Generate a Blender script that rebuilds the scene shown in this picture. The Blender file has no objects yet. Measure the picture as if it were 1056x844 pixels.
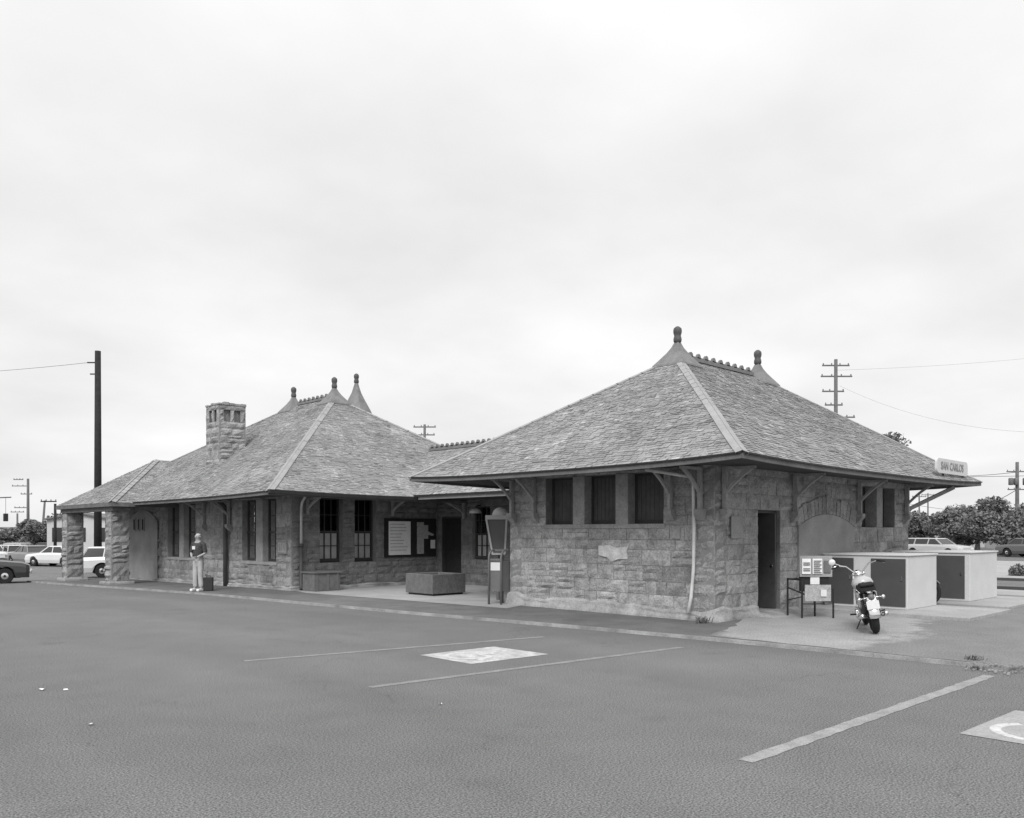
import bpy, bmesh, math, random
from mathutils import Vector, Matrix, noise as mnoise
R = math.radians
rnd = random.Random(7)
scn = bpy.context.scene
COL = scn.collection

# ------------------------------------------------------------------ camera
cam_d = bpy.data.cameras.new("camera"); cam = bpy.data.objects.new("camera", cam_d)
COL.objects.link(cam); scn.camera = cam
cam.location = (0, 0, 1.85); cam.rotation_euler = (R(90), 0, R(-44.27))
cam_d.sensor_width = 36; cam_d.lens = 29.66; cam_d.shift_y = 0.1203
cam_d.clip_end = 3000; cam_d.clip_start = 0.1
# ------------------------------------------------------------------ world
wd = bpy.data.worlds.new("World"); scn.world = wd; wd.use_nodes = True
nt = wd.node_tree; N = nt.nodes; L = nt.links; N.clear()
def nd(t, **k):
    n = N.new(t)
    for a, b in k.items(): setattr(n, a, b)
    return n
SUN_EL, SUN_AZ = R(41), R(238)      # azimuth, clockwise from +Y, of the place the sun stands
sky = nd('ShaderNodeTexSky', sky_type='NISHITA', sun_disc=False)
sky.sun_elevation = SUN_EL; sky.sun_rotation = SUN_AZ
bw = nd('ShaderNodeRGBToBW'); L.new(sky.outputs[0], bw.inputs[0])
tc = nd('ShaderNodeTexCoord'); sp = nd('ShaderNodeSeparateXYZ'); L.new(tc.outputs['Generated'], sp.inputs[0])
def mth(op, a, b=None, c=None, clamp=False):
    m = nd('ShaderNodeMath', operation=op, use_clamp=clamp)
    for i, v in enumerate((a, b, c)):
        if v is None: continue
        if isinstance(v, (int, float)): m.inputs[i].default_value = v
        else: L.new(v, m.inputs[i])
    return m.outputs[0]
zz = mth('MAXIMUM', sp.outputs[2], 0.0)
den = mth('ADD', zz, 0.22)
cv = nd('ShaderNodeCombineXYZ')
L.new(mth('DIVIDE', sp.outputs[0], den), cv.inputs[0]); L.new(mth('DIVIDE', sp.outputs[1], den), cv.inputs[1])
n1 = nd('ShaderNodeTexNoise'); n1.inputs['Scale'].default_value = 1.1; n1.inputs['Detail'].default_value = 5
n1.inputs['Roughness'].default_value = 0.5; L.new(cv.outputs[0], n1.inputs['Vector'])
grad = nd('ShaderNodeMapRange', interpolation_type='SMOOTHSTEP')
grad.inputs[1].default_value = 0.45; grad.inputs[2].default_value = 1.0; grad.inputs[3].default_value = 7.9; grad.inputs[4].default_value = 15.0
L.new(sp.outputs[2], grad.inputs[0])
lo = nd('ShaderNodeMapRange', interpolation_type='SMOOTHSTEP')
lo.inputs[1].default_value = 0.0; lo.inputs[2].default_value = 0.30; lo.inputs[3].default_value = 0.98; lo.inputs[4].default_value = 1.05
L.new(sp.outputs[2], lo.inputs[0])
nv = nd('ShaderNodeMapRange'); nv.inputs[1].default_value = 0.3; nv.inputs[2].default_value = 0.7; nv.inputs[3].default_value = 0.83; nv.inputs[4].default_value = 1.10
L.new(n1.outputs[0], nv.inputs[0])
cl = mth('MULTIPLY', mth('MULTIPLY', grad.outputs[0], nv.outputs[0]), lo.outputs[0])
tot = mth('ADD', mth('MULTIPLY', cl, 0.92), mth('MULTIPLY', bw.outputs[0], 0.08))
bg = nd('ShaderNodeBackground'); bg.inputs[1].default_value = 0.105
L.new(tot, bg.inputs[0]); wo = nd('ShaderNodeOutputWorld'); L.new(bg.outputs[0], wo.inputs[0])
# ------------------------------------------------------------------ sun
sd = bpy.data.lights.new("sun", 'SUN'); sd.energy = 2.2; sd.angle = R(24); sd.color = (1, 1, 1)
so = bpy.data.objects.new("sun", sd); COL.objects.link(so)
dv = Vector((math.sin(SUN_AZ) * math.cos(SUN_EL), math.cos(SUN_AZ) * math.cos(SUN_EL), math.sin(SUN_EL)))
so.rotation_euler = dv.to_track_quat('Z', 'Y').to_euler()
vs = scn.view_settings; vs.view_transform = 'Standard'; vs.look = 'None'; vs.exposure = 0.2; vs.gamma = 1; vs.use_curve_mapping = False

# ------------------------------------------------------------------ materials
def mat(name, col, rough=0.85, var=0.25, scale=3.0, fine=0.15, fscale=40.0, bump=0.3, bdist=0.02, tone=False,
        metal=0.0, big=0.0, bigscale=0.35, streak=0.0, spec=0.3, detail=6, obj=False):
    m = bpy.data.materials.new(name); m.use_nodes = True
    t = m.node_tree; n = t.nodes; l = t.links; b = n['Principled BSDF']
    b.inputs['Roughness'].default_value = rough; b.inputs['Metallic'].default_value = metal
    b.inputs['Specular IOR Level'].default_value = spec
    co = n.new('ShaderNodeTexCoord').outputs['Object'] if obj else n.new('ShaderNodeNewGeometry').outputs['Position']
    def nz(sc, det=6, vec=None, rg=0.6):
        x = n.new('ShaderNodeTexNoise'); x.inputs['Scale'].default_value = sc; x.inputs['Detail'].default_value = det
        x.inputs['Roughness'].default_value = rg
        l.new(vec or co, x.inputs['Vector']); return x.outputs[0]
    def mr(src, a, c, lo_=0.3, hi=0.7):
        x = n.new('ShaderNodeMapRange'); x.inputs[1].default_value = lo_; x.inputs[2].default_value = hi
        x.inputs[3].default_value = a; x.inputs[4].default_value = c; l.new(src, x.inputs[0]); return x.outputs[0]
    def mul(a, c):
        x = n.new('ShaderNodeMath'); x.operation = 'MULTIPLY'
        for i, v in enumerate((a, c)):
            if isinstance(v, (int, float)): x.inputs[i].default_value = v
            else: l.new(v, x.inputs[i])
        return x.outputs[0]
    v = mr(nz(scale, detail), 1 - var, 1 + var)
    fn = nz(fscale, 4)
    v = mul(v, mr(fn, 1 - fine, 1 + fine))
    if big: v = mul(v, mr(nz(bigscale, 3), 1 - big, 1 + big))
    if streak:
        mp = n.new('ShaderNodeMapping'); mp.inputs['Scale'].default_value = (5, 5, 0.5); l.new(co, mp.inputs[0])
        v = mul(v, mr(nz(1.0, 5, mp.outputs[0]), 1 - streak, 1 + streak))
    if tone:
        a = n.new('ShaderNodeAttribute'); a.attribute_name = 'tone'; v = mul(v, a.outputs['Fac'])
    v = mul(v, col)
    cc = n.new('ShaderNodeCombineColor')
    for i in range(3): l.new(v, cc.inputs[i])
    l.new(cc.outputs[0], b.inputs['Base Color'])
    if bump:
        bp = n.new('ShaderNodeBump'); bp.inputs['Strength'].default_value = bump; bp.inputs['Distance'].default_value = bdist
        l.new(fn, bp.inputs['Height']); l.new(bp.outputs[0], b.inputs['Normal'])
    return m
M = {}
M['asphalt'] = mat('asphalt', 0.140, 0.92, 0.06, 1.6, 0.85, 62, 0.7, 0.008, big=0.10, bigscale=0.22)
def enrich(m):
    t = m.node_tree; n = t.nodes; l = t.links; b = n['Principled BSDF']; src = b.inputs['Base Color'].links[0].from_socket
    g_ = n.new('ShaderNodeNewGeometry')
    def noise(sc, mpg=None, det=5, dist_=0.0):
        mp = n.new('ShaderNodeMapping'); mp.inputs['Scale'].default_value = mpg or (1,1,1); mp.inputs['Rotation'].default_value = (0,0,R(6)); l.new(g_.outputs['Position'], mp.inputs[0])
        x = n.new('ShaderNodeTexNoise'); x.inputs['Scale'].default_value = sc; x.inputs['Detail'].default_value = det; x.inputs['Distortion'].default_value = dist_; l.new(mp.outputs[0], x.inputs[0]); return x.outputs[0], mp
    def mr(a, lo_, hi, c_, d): x = n.new('ShaderNodeMapRange'); x.inputs[1].default_value = lo_; x.inputs[2].default_value = hi; x.inputs[3].default_value = c_; x.inputs[4].default_value = d; l.new(a, x.inputs[0]); return x.outputs[0]
    def mul(a, c_): x = n.new('ShaderNodeMath'); x.operation = 'MULTIPLY'; l.new(a, x.inputs[0]); l.new(c_, x.inputs[1]); return x.outputs[0]
    lanes, _ = noise(1.0, (.55,.10,1), 4, .6)         # worn lanes along the station front
    spots, _ = noise(.9, None, 2); stain = mr(spots, .64, .74, 1.0, .87)
    v = n.new('ShaderNodeTexVoronoi'); v.feature = 'DISTANCE_TO_EDGE'; v.inputs['Scale'].default_value = .28
    wv, mp = noise(1.6, None, 5); vm = n.new('ShaderNodeVectorMath'); vm.operation = 'ADD'; l.new(g_.outputs['Position'], vm.inputs[0])
    nn = n.new('ShaderNodeTexNoise'); nn.inputs['Scale'].default_value = 1.3; nn.inputs['Detail'].default_value = 6; l.new(g_.outputs['Position'], nn.inputs[0]); l.new(nn.outputs[1], vm.inputs[1]); l.new(vm.outputs[0], v.inputs['Vector'])
    ck = mr(v.outputs[0], .0, .005, .80, 1.0); mk, _ = noise(.35, None, 2); mkk = mr(mk, .50, .56, 1.0, 0.0)
    mx = n.new('ShaderNodeMath'); mx.operation = 'MAXIMUM'; l.new(ck, mx.inputs[0]); l.new(mkk, mx.inputs[1])
    f = mul(mul(mr(lanes, .35, .65, .93, 1.06), stain), mx.outputs[0])
    vmul = n.new('ShaderNodeVectorMath'); vmul.operation = 'SCALE'; l.new(src, vmul.inputs[0]); l.new(f, vmul.inputs['Scale']); l.new(vmul.outputs[0], b.inputs['Base Color'])
enrich(M['asphalt'])
M['apron'] = mat('apron_asphalt', 0.135, 0.92, 0.18, 1.5, 0.3, 50, 0.5, 0.012, big=0.12, bigscale=0.5)
M['concrete'] = mat('pale_concrete', 0.32, 0.9, 0.14, 1.2, 0.2, 35, 0.3, 0.01, big=0.08)
M['gravel'] = mat('gravel_dirt', 0.165, 0.95, 0.2, 1.6, 0.6, 32, 0.8, 0.02, big=0.15, bigscale=0.5)
M['kerb'] = mat('kerb_concrete', 0.27, 0.9, 0.35, 2, 0.2, 40, 0.4)
M['paint'] = mat('worn_white_paint', 0.26, 0.8, 0.22, 5, 0.3, 60, 0.3, 0.005)
M['paint0'] = mat('faded_white_paint', 0.215, 0.85, 0.2, 5, 0.35, 60, 0.3, 0.005)
M['panel'] = mat('bay_panel', 0.40, 0.8, 0.35, 4, 0.3, 40, 0)
M['panel2'] = mat('bay_panel_pale', 0.30, 0.8, 0.12, 4, 0.2, 40, 0.3, 0.005)
M['paint2'] = mat('fresh_white_paint', 0.50, 0.8, 0.15, 6, 0.2, 60, 0)
M['stone'] = mat('sandstone', 0.325, 0.92, 0.26, 4.5, 0.30, 24, 1.0, 0.03, tone=True, big=0.20, bigscale=0.9)
M['stonelight'] = mat('dressed_sandstone', 0.29, 0.9, 0.2, 3.5, 0.2, 25, 0.6, 0.02, tone=True)
M['mortar'] = mat('mortar', 0.22, 0.95, 0.2, 6, 0.2, 50, 0.5)
M['plinth'] = mat('plinth_cement', 0.31, 0.95, 0.28, 2.0, 0.2, 25, 0.9, 0.03, big=0.2, bigscale=1.0)
M['patch'] = mat('lime_patch', 0.50, 0.9, 0.25, 6, 0.2, 30, 0.6, 0.02)
M['plaster'] = mat('infill_plaster', 0.29, 0.9, 0.16, 1.8, 0.14, 35, 0.35)
M['shingle'] = mat('shingle', 0.246, 0.9, 0.16, 2.0, 0.20, 30, 0.6, 0.02, tone=True, big=0.10, bigscale=0.5)
M['deck'] = mat('roof_boards', 0.10, 0.9, 0.15, 3, 0.2, 30, 0.3)
M['soffit'] = mat('soffit_boards', 0.07, 0.9, 0.15, 3, 0.2, 30, 0.3)
M['fascia'] = mat('fascia_wood', 0.13, 0.8, 0.25, 3, 0.15, 30, 0.3)
M['hipcap'] = mat('hip_cap', 0.29, 0.8, 0.12, 3, 0.12, 30, 0.3, tone=True)
M['finial'] = mat('finial_metal', 0.17, 0.6, 0.2, 5, 0.15, 40, 0.3)
M['finialdark'] = mat('finial_knob', 0.08, 0.6, 0.2, 5, 0.15, 40, 0.3)
M['wood'] = mat('bracket_wood', 0.32, 0.8, 0.2, 5, 0.15, 40, 0.3)
M['board'] = mat('window_boarding', 0.085, 0.8, 0.2, 4, 0.15, 40, 0.3)
M['frame'] = mat('window_frame', 0.05, 0.6, 0.1, 4, 0.1, 40, 0.2)
M['dark'] = mat('interior_dark', 0.02, 0.9, 0.1, 4, 0.1, 40, 0.0)
M['door'] = mat('door_paint', 0.07, 0.6, 0.15, 4, 0.1, 40, 0.2)
M['blind'] = mat('window_blind', 0.7, 0.9, 0.1, 4, 0.1, 40, 0.0)
M['pipe'] = mat('downpipe', 0.52, 0.6, 0.15, 4, 0.1, 40, 0.2, streak=0.2)
M['darkpipe'] = mat('dark_downpipe', 0.07, 0.6, 0.15, 4, 0.1, 40, 0.2)
M['locker'] = mat('locker_panel', 0.54, 0.7, 0.05, 2, 0.09, 45, 0.4, 0.006)
M['lockerdoor'] = mat('locker_door', 0.07, 0.6, 0.08, 3, 0.06, 60, 0.2, 0.004)
M['white'] = mat('white_enamel', 0.65, 0.5, 0.06, 3, 0.05, 40, 0.0)
M['paper'] = mat('poster_paper', 0.75, 0.8, 0.06, 5, 0.06, 40, 0.0)
M['paper2'] = mat('printed_paper', 0.36, 0.8, 0.25, 14, 0.3, 60, 0.0)
M['letter'] = mat('sign_letter', 0.25, 0.6, 0.1, 5, 0.1, 40, 0)
M['black'] = mat('black_iron', 0.025, 0.5, 0.2, 5, 0.1, 40, 0.1)
M['rubber'] = mat('rubber', 0.018, 0.8, 0.1, 5, 0.1, 40, 0.2)
M['chrome'] = mat('chrome', 0.75, 0.18, 0.03, 5, 0.02, 40, 0.0, metal=1.0, spec=0.5)
M['grey'] = mat('grey_paint', 0.14, 0.45, 0.08, 4, 0.05, 40, 0.0)
M['creo'] = mat('creosoted_pole', 0.022, 0.8, 0.3, 4, 0.2, 40, 0.4)
M['pole'] = mat('weathered_pole', 0.12, 0.85, 0.2, 4, 0.2, 40, 0.3)
M['wire'] = mat('wire', 0.12, 0.6, 0, 4, 0, 40, 0)
M['planter'] = mat('exposed_aggregate', 0.155, 0.95, 0.2, 6, 0.5, 70, 1.0, 0.03)
M['skin'] = mat('skin', 0.34, 0.6, 0.05, 9, 0.05, 60, 0)
M['hair'] = mat('fair_hair', 0.55, 0.8, 0.2, 20, 0.2, 90, 0.3)
M['jacket'] = mat('patterned_shirt', 0.055, 0.9, 0.5, 22, 0.3, 80, 0.3)
M['trouser'] = mat('light_trousers', 0.40, 0.9, 0.12, 6, 0.1, 60, 0.3)
M['case'] = mat('suitcase', 0.03, 0.6, 0.1, 6, 0.1, 60, 0.1)
M['leaf'] = mat('foliage', 0.15, 0.8, 0.35, 0.6, 0.2, 4, 0, tone=True)
M['trunk'] = mat('bark', 0.09, 0.9, 0.3, 4, 0.2, 30, 0.5)
M['house'] = mat('pale_wall', 0.5, 0.8, 0.08, 1, 0.05, 20, 0)
M['houseroof'] = mat('grey_roof', 0.16, 0.8, 0.1, 1, 0.1, 20, 0)
for nm, c in (('car_dark', 0.045), ('car_white', 0.62), ('car_light', 0.42), ('car_mid', 0.2), ('car_grey', 0.12)):
    M[nm] = mat(nm, c, 0.3, 0.03, 2, 0.02, 30, 0, spec=0.5)
def glassmat(name, base, rough):
    m = bpy.data.materials.new(name); m.use_nodes = True; t = m.node_tree; n = t.nodes; l = t.links
    n.clear(); o = n.new('ShaderNodeOutputMaterial'); tr = n.new('ShaderNodeBsdfTransparent'); gl = n.new('ShaderNodeBsdfGlossy')
    gl.inputs['Roughness'].default_value = rough; tr.inputs[0].default_value = (base,) * 3 + (1,)
    fr = n.new('ShaderNodeFresnel'); fr.inputs[0].default_value = 1.2
    mx = n.new('ShaderNodeMixShader'); l.new(fr.outputs[0], mx.inputs[0]); l.new(tr.outputs[0], mx.inputs[1]); l.new(gl.outputs[0], mx.inputs[2])
    l.new(mx.outputs[0], o.inputs[0]); return m
M['glass'] = glassmat('window_glass', 0.75, 0.03)
M['carglass'] = mat('car_glass', 0.03, 0.08, 0, 1, 0, 1, 0, spec=0.6)

# ------------------------------------------------------------------ mesh helpers
def link(o): COL.objects.link(o); return o
def base_of(p):
    v = Vector((0, 0, 0))
    while p is not None: v += p.location; p = p.parent
    return v
class MB:
    def __init__(s): s.v = []; s.f = []; s.t = []; s.m = []
    def face(s, pts, tone=1.0, mi=0):
        i = len(s.v); s.v += [tuple(p) for p in pts]; s.f.append(tuple(range(i, i + len(pts)))); s.t.append(tone); s.m.append(mi)
    def mesh(s, vs_, fs, tone=1.0, mi=0):
        i = len(s.v); s.v += [tuple(p) for p in vs_]
        for f in fs: s.f.append(tuple(i + k for k in f)); s.t.append(tone); s.m.append(mi)
    def box(s, a, b, tone=1.0, mi=0):
        x0, y0, z0 = a; x1, y1, z1 = b
        if x0 > x1: x0, x1 = x1, x0
        if y0 > y1: y0, y1 = y1, y0
        if z0 > z1: z0, z1 = z1, z0
        s.mesh([(x0,y0,z0),(x1,y0,z0),(x1,y1,z0),(x0,y1,z0),(x0,y0,z1),(x1,y0,z1),(x1,y1,z1),(x0,y1,z1)],
               [(0,3,2,1),(4,5,6,7),(0,1,5,4),(1,2,6,5),(2,3,7,6),(3,0,4,7)], tone, mi)
    def bar(s, p, q, w, h, up=(0, 0, 1), tone=1.0, mi=0):
        p, q = Vector(p), Vector(q); d = (q - p)
        if d.length < 1e-6: return
        d.normalize(); u = Vector(up); sd_ = d.cross(u)
        if sd_.length < 1e-4: sd_ = d.cross(Vector((1, 0, 0)))
        sd_.normalize(); u = sd_.cross(d)
        a = sd_ * w / 2; b = u * h / 2
        P = [p-a-b, p+a-b, p+a+b, p-a+b, q-a-b, q+a-b, q+a+b, q-a+b]
        s.mesh(P, [(0,1,2,3),(7,6,5,4),(4,5,1,0),(5,6,2,1),(6,7,3,2),(7,4,0,3)], tone, mi)
    def tube(s, pts, r, n=8, mi=0, tone=1.0, caps=True):
        pts = [Vector(p) for p in pts]; rr = r if isinstance(r, (list, tuple)) else [r] * len(pts)
        vs_, fs = [], []; prev = None
        for i, p in enumerate(pts):
            d = (pts[min(i+1, len(pts)-1)] - pts[max(i-1, 0)]).normalized()
            a = prev if prev is not None else (Vector((0,0,1)) if abs(d.z) < 0.9 else Vector((1,0,0)))
            u = (a - d * a.dot(d)).normalized(); w = d.cross(u); prev = u
            for k in range(n):
                t = 2*math.pi*k/n; vs_.append(p + (u*math.cos(t) + w*math.sin(t)) * rr[i])
        for i in range(len(pts)-1):
            for k in range(n):
                fs.append((i*n+k, i*n+(k+1) % n, (i+1)*n+(k+1) % n, (i+1)*n+k))
        if caps: fs.append(tuple(reversed(range(n)))); fs.append(tuple((len(pts)-1)*n + k for k in range(n)))
        s.mesh(vs_, fs, tone, mi)
    def lathe(s, c, prof, n=12, axis='z', mi=0, tone=1.0, rot=0.0):
        c = Vector(c); vs_, fs = [], []
        for r, h in prof:
            for k in range(n):
                t = 2*math.pi*k/n + rot; a, b = r*math.cos(t), r*math.sin(t)
                vs_.append(c + Vector({'z': (a, b, h), 'x': (h, a, b), 'y': (b, h, a)}[axis]))
        m_ = len(prof)
        for i in range(m_-1):
            for k in range(n): fs.append((i*n+k, i*n+(k+1) % n, (i+1)*n+(k+1) % n, (i+1)*n+k))
        fs.append(tuple(reversed(range(n)))); fs.append(tuple((m_-1)*n + k for k in range(n)))
        s.mesh(vs_, fs, tone, mi)
    def build(s, name, m, parent=None, smooth=False, bevel=0.0, local=False):
        me = bpy.data.meshes.new(name); off = Vector((0, 0, 0)) if local else base_of(parent)
        me.from_pydata([(a[0]-off.x, a[1]-off.y, a[2]-off.z) for a in s.v], [], s.f)
        for mm in (m if isinstance(m, (list, tuple)) else [m]): me.materials.append(mm)
        at = me.attributes.new('tone', 'FLOAT', 'FACE'); at.data.foreach_set('value', s.t)
        me.polygons.foreach_set('material_index', s.m)
        if smooth: me.polygons.foreach_set('use_smooth', [True]*len(s.f))
        me.update(); o = link(bpy.data.objects.new(name, me))
        if parent is not None: o.parent = parent
        if bevel:
            b = o.modifiers.new('bevel', 'BEVEL'); b.width = bevel; b.segments = 2; b.limit_method = 'ANGLE'; b.harden_normals = False
        return o
def empty(name, loc=(0,0,0), rz=0.0):
    o = link(bpy.data.objects.new(name, None)); o.location = loc; o.rotation_euler = (0, 0, rz); o.empty_display_size = 0.3; return o
def tag(o, label=None, cat=None, group=None, kind=None):
    if label: o['label'] = label
    if cat: o['category'] = cat
    if group: o['group'] = group
    if kind: o['kind'] = kind
    return o
KIDS = lambda o: [c for c in bpy.data.objects if c.parent == o]
def copy_tree(o, parent=None):
    c = o.copy(); COL.objects.link(c)
    if parent is not None: c.parent = parent
    for ch in KIDS(o): copy_tree(ch, c)
    return c

def gz(x, y):                      # the lot falls away gently to the left-back
    return -0.0135 * max(0.0, min(y, 60) - 24)

# ------------------------------------------------------------------ ground
def sheet(name, m, poly, off, label=None, tri=True, kind='structure'):
    """flat polygon draped on the ground, off metres above it"""
    bm = bmesh.new(); f = bm.faces.new([bm.verts.new((p[0], p[1], 0)) for p in poly])
    if f.normal.z < 0: f.normal_flip()
    bmesh.ops.triangulate(bm, faces=bm.faces[:])
    for y in (24, 28, 32, 36, 40, 45, 50, 60):
        bmesh.ops.bisect_plane(bm, geom=bm.verts[:] + bm.edges[:] + bm.faces[:], plane_co=(0, y, 0), plane_no=(0, 1, 0))
    for v in bm.verts: v.co.z = gz(v.co.x, v.co.y) + off
    me = bpy.data.meshes.new(name); bm.to_mesh(me); bm.free(); me.materials.append(m)
    o = link(bpy.data.objects.new(name, me)); tag(o, kind=kind); return o
def wob(poly, amp, step=0.35, seed=0):
    out = []; r_ = random.Random(seed)
    for i, a in enumerate(poly):
        b = poly[(i+1) % len(poly)]; d = math.dist(a, b); n = max(1, int(d/step))
        for k in range(n):
            t = k/n; out.append((a[0]+(b[0]-a[0])*t + r_.uniform(-amp, amp), a[1]+(b[1]-a[1])*t + r_.uniform(-amp, amp)))
    return out
xs = [-900,-300,-100,-40] + list(range(-20, 81, 10)) + [120,300,1000]
ys = [-900,-300,-100,-40,-20,0,10,20,24,28,32,36,40,45,50,60,80,120,300,1000]
g = MB(); W_ = len(xs)
g.mesh([(x, y, gz(x, y)) for y in ys for x in xs], [(j*W_+i, j*W_+i+1, (j+1)*W_+i+1, (j+1)*W_+i) for j in range(len(ys)-1) for i in range(W_-1)])
tag(g.build('parking_lot', M['asphalt']), kind='structure')
KERB = [(12.62,-12),(12.6,3.7),(12.55,5.2),(12.45,8),(12.28,9.8),(12.0,12.3),(11.65,15),(11.2,20),(10.85,25),(10.5,30),(10.15,34),(9.9,38.6)]
PT = 0.055
sheet('pavement', M['apron'], KERB + [(9.9,38.6),(27,38.6),(27,-12)], PT)
kb = MB()
for a, b in zip(KERB[:-1], KERB[1:]):
    n_ = max(1, int(math.dist(a, b)/2.4))
    for k in range(n_):
        p = [a[i]+(b[i]-a[i])*k/n_ for i in (0,1)]; q = [a[i]+(b[i]-a[i])*(k+1)/n_ for i in (0,1)]
        j = rnd.uniform(-.003,.003)
        za, zb = gz(*p)+PT+.008+j, gz(*q)+PT+.008+j
        kb.mesh([(p[0]-.03,p[1],za-.2),(p[0]+.02,p[1],za-.2),(p[0]+.02,p[1],za),(p[0]-.022,p[1],za),
                 (q[0]-.03,q[1]-.004,zb-.2),(q[0]+.02,q[1]-.012,zb-.2),(q[0]+.02,q[1]-.012,zb),(q[0]-.022,q[1]-.004,zb)],
                [(0,1,2,3),(7,6,5,4),(4,5,1,0),(5,6,2,1),(6,7,3,2),(7,4,0,3)])
tag(kb.build('kerb', M['kerb']), kind='structure')
sheet('concrete_plaza', M['concrete'], [(13.0,22.0),(13.4,18.5),(13.75,14.3),(14.6,14.6),(14.6,15.1),(19.2,15.1),(19.2,23.3),(13.3,23.3)], PT+.006)
def forecourt():
    m = mat('forecourt', 0.30, 0.93, 0.12, 1.3, 0.35, 34, 0.7, 0.015); t = m.node_tree; n = t.nodes; l = t.links; b = n['Principled BSDF']
    src = b.inputs['Base Color'].links[0].from_socket; g_ = n.new('ShaderNodeNewGeometry'); sx = n.new('ShaderNodeSeparateXYZ'); l.new(g_.outputs['Position'], sx.inputs[0])
    def mm(op, a, c): 
        x = n.new('ShaderNodeMath'); x.operation = op
        for i, v in enumerate((a, c)):
            if isinstance(v, (int, float)): x.inputs[i].default_value = v
            else: l.new(v, x.inputs[i])
        return x.outputs[0]
    X, Y = sx.outputs[0], sx.outputs[1]
    a = mm('SUBTRACT', mm('SUBTRACT', Y, 5.55), mm('MULTIPLY', mm('MAXIMUM', mm('SUBTRACT', X, 15.4), 0.0), .33))
    c = mm('ADD', mm('SUBTRACT', 7.9, Y), mm('MULTIPLY', mm('SUBTRACT', X, 12.9), 1.1))
    q = mm('MINIMUM', a, c)
    nz = n.new('ShaderNodeTexNoise'); nz.inputs['Scale'].default_value = 1.6; nz.inputs['Detail'].default_value = 8; nz.inputs['Roughness'].default_value = .65; l.new(g_.outputs['Position'], nz.inputs[0])
    q = mm('ADD', q, mm('MULTIPLY', mm('SUBTRACT', nz.outputs[0], .5), 2.2))
    mr = n.new('ShaderNodeMapRange'); mr.inputs[1].default_value = -.12; mr.inputs[2].default_value = .25; mr.inputs[3].default_value = .60; mr.inputs[4].default_value = 1.0; l.new(q, mr.inputs[0])
    sc = n.new('ShaderNodeVectorMath'); sc.operation = 'SCALE'; l.new(src, sc.inputs[0]); l.new(mr.outputs[0], sc.inputs['Scale']); l.new(sc.outputs[0], b.inputs['Base Color'])
    return m
sheet('forecourt', forecourt(), wob([(12.66,8.1),(12.68,-11.5),(26.8,-11.5),(26.8,9.2),(15.6,9.2),(14.4,8.6),(13.4,8.3)], .05, .3, 9), PT+.004)
# far side: pale platform, low kerbs and the rails' road
sheet('station_platform', M['concrete'], [(27.02,-12),(27.02,45),(29.6,45),(29.6,-12)], 0.05)
pk = MB()
for x in (30.4, 36.0): pk.box((x, -14, -.05), (x+.3, 60, .10))
tag(pk.build('track_edge_kerb', M['lockerdoor']), kind='structure')
sheet('far_road', M['concrete'], [(36.4,-14),(36.4,60),(60,60),(60,-14)], 0.02)
# apron of rough cement round the foot of the near block
# ------------------------------------------------------------------ parking marks
def line(name, p, q, w, m, lab, off=.004, seed=1, grp=None):
    a = Vector(p); b = Vector(q); d = (b-a).normalized(); nn = Vector((-d.y, d.x))*w/2
    r_ = random.Random(seed); n_ = int((b-a).length/.12); l1, l2 = [], []
    for k in range(n_+1):
        c = a+(b-a)*k/n_; l1.append(c+nn*(1+r_.uniform(-.14,.14))); l2.append(c-nn*(1+r_.uniform(-.14,.14)))
    mb = MB()
    for k in range(n_):
        mb.face([(v.x, v.y, gz(v.x, v.y)+off) for v in (l2[k], l2[k+1], l1[k+1], l1[k])])
    return tag(mb.build(name, m), kind='structure')
line('parking_line', (5.7,11.35), (10.8,10.28), .12, M['paint0'], '', seed=2)
line('parking_line', (5.8,8.38), (11.4,7.8), .12, M['paint0'], '', seed=3)
line('parking_line', (6.1,3.56), (12.0,3.49), .15, M['paint'], '', seed=4)
def symbol(cx, cy, s, rot):
    """the wheelchair sign of an accessible bay, painted flat"""
    def tr(p):
        c_, s_ = math.cos(rot), math.sin(rot); return (cx+(p[0]*c_-p[1]*s_)*s, cy+(p[0]*s_+p[1]*c_)*s)
    mb = MB()
    def stroke(pts, w):
        for a, b in zip(pts[:-1], pts[1:]):
            a_, b_ = Vector(a), Vector(b); d = (b_-a_).normalized(); n_ = Vector((-d.y, d.x))*w/2
            zz_ = .0055+.00008*len(mb.f); mb.face([(*tr(v), zz_) for v in (a_-n_, b_-n_, b_+n_, a_+n_)])
    arc = [(-.08+.27*math.cos(t), -.16+.27*math.sin(t)) for t in [R(130+k*15) for k in range(18)]]
    stroke(arc, .07); stroke([(-.05,.28),(-.05,-.02),(.18,-.02),(.28,-.32),(.36,-.30)], .07); stroke([(-.05,.14),(.16,.14)], .06)
    stroke([(-.09,.40),(-.01,.40)], .09)
    return mb
p1 = sheet('accessible_bay_panel', M['panel'], [(7.86,10.05),(7.84,8.86),(9.32,8.76),(9.3,9.96)], .004)
tag(symbol(8.55,9.4,1.25,R(-90)).build('accessible_bay_symbol', M['paint2']), kind='structure')
p2 = sheet('accessible_bay_panel', M['panel2'], [(8.34,2.68),(8.30,1.5),(9.82,1.42),(9.84,2.62)], .005)
tag(symbol(9.1,2.05,1.35,R(-90)).build('accessible_bay_symbol', M['paint2']), kind='structure')

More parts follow.
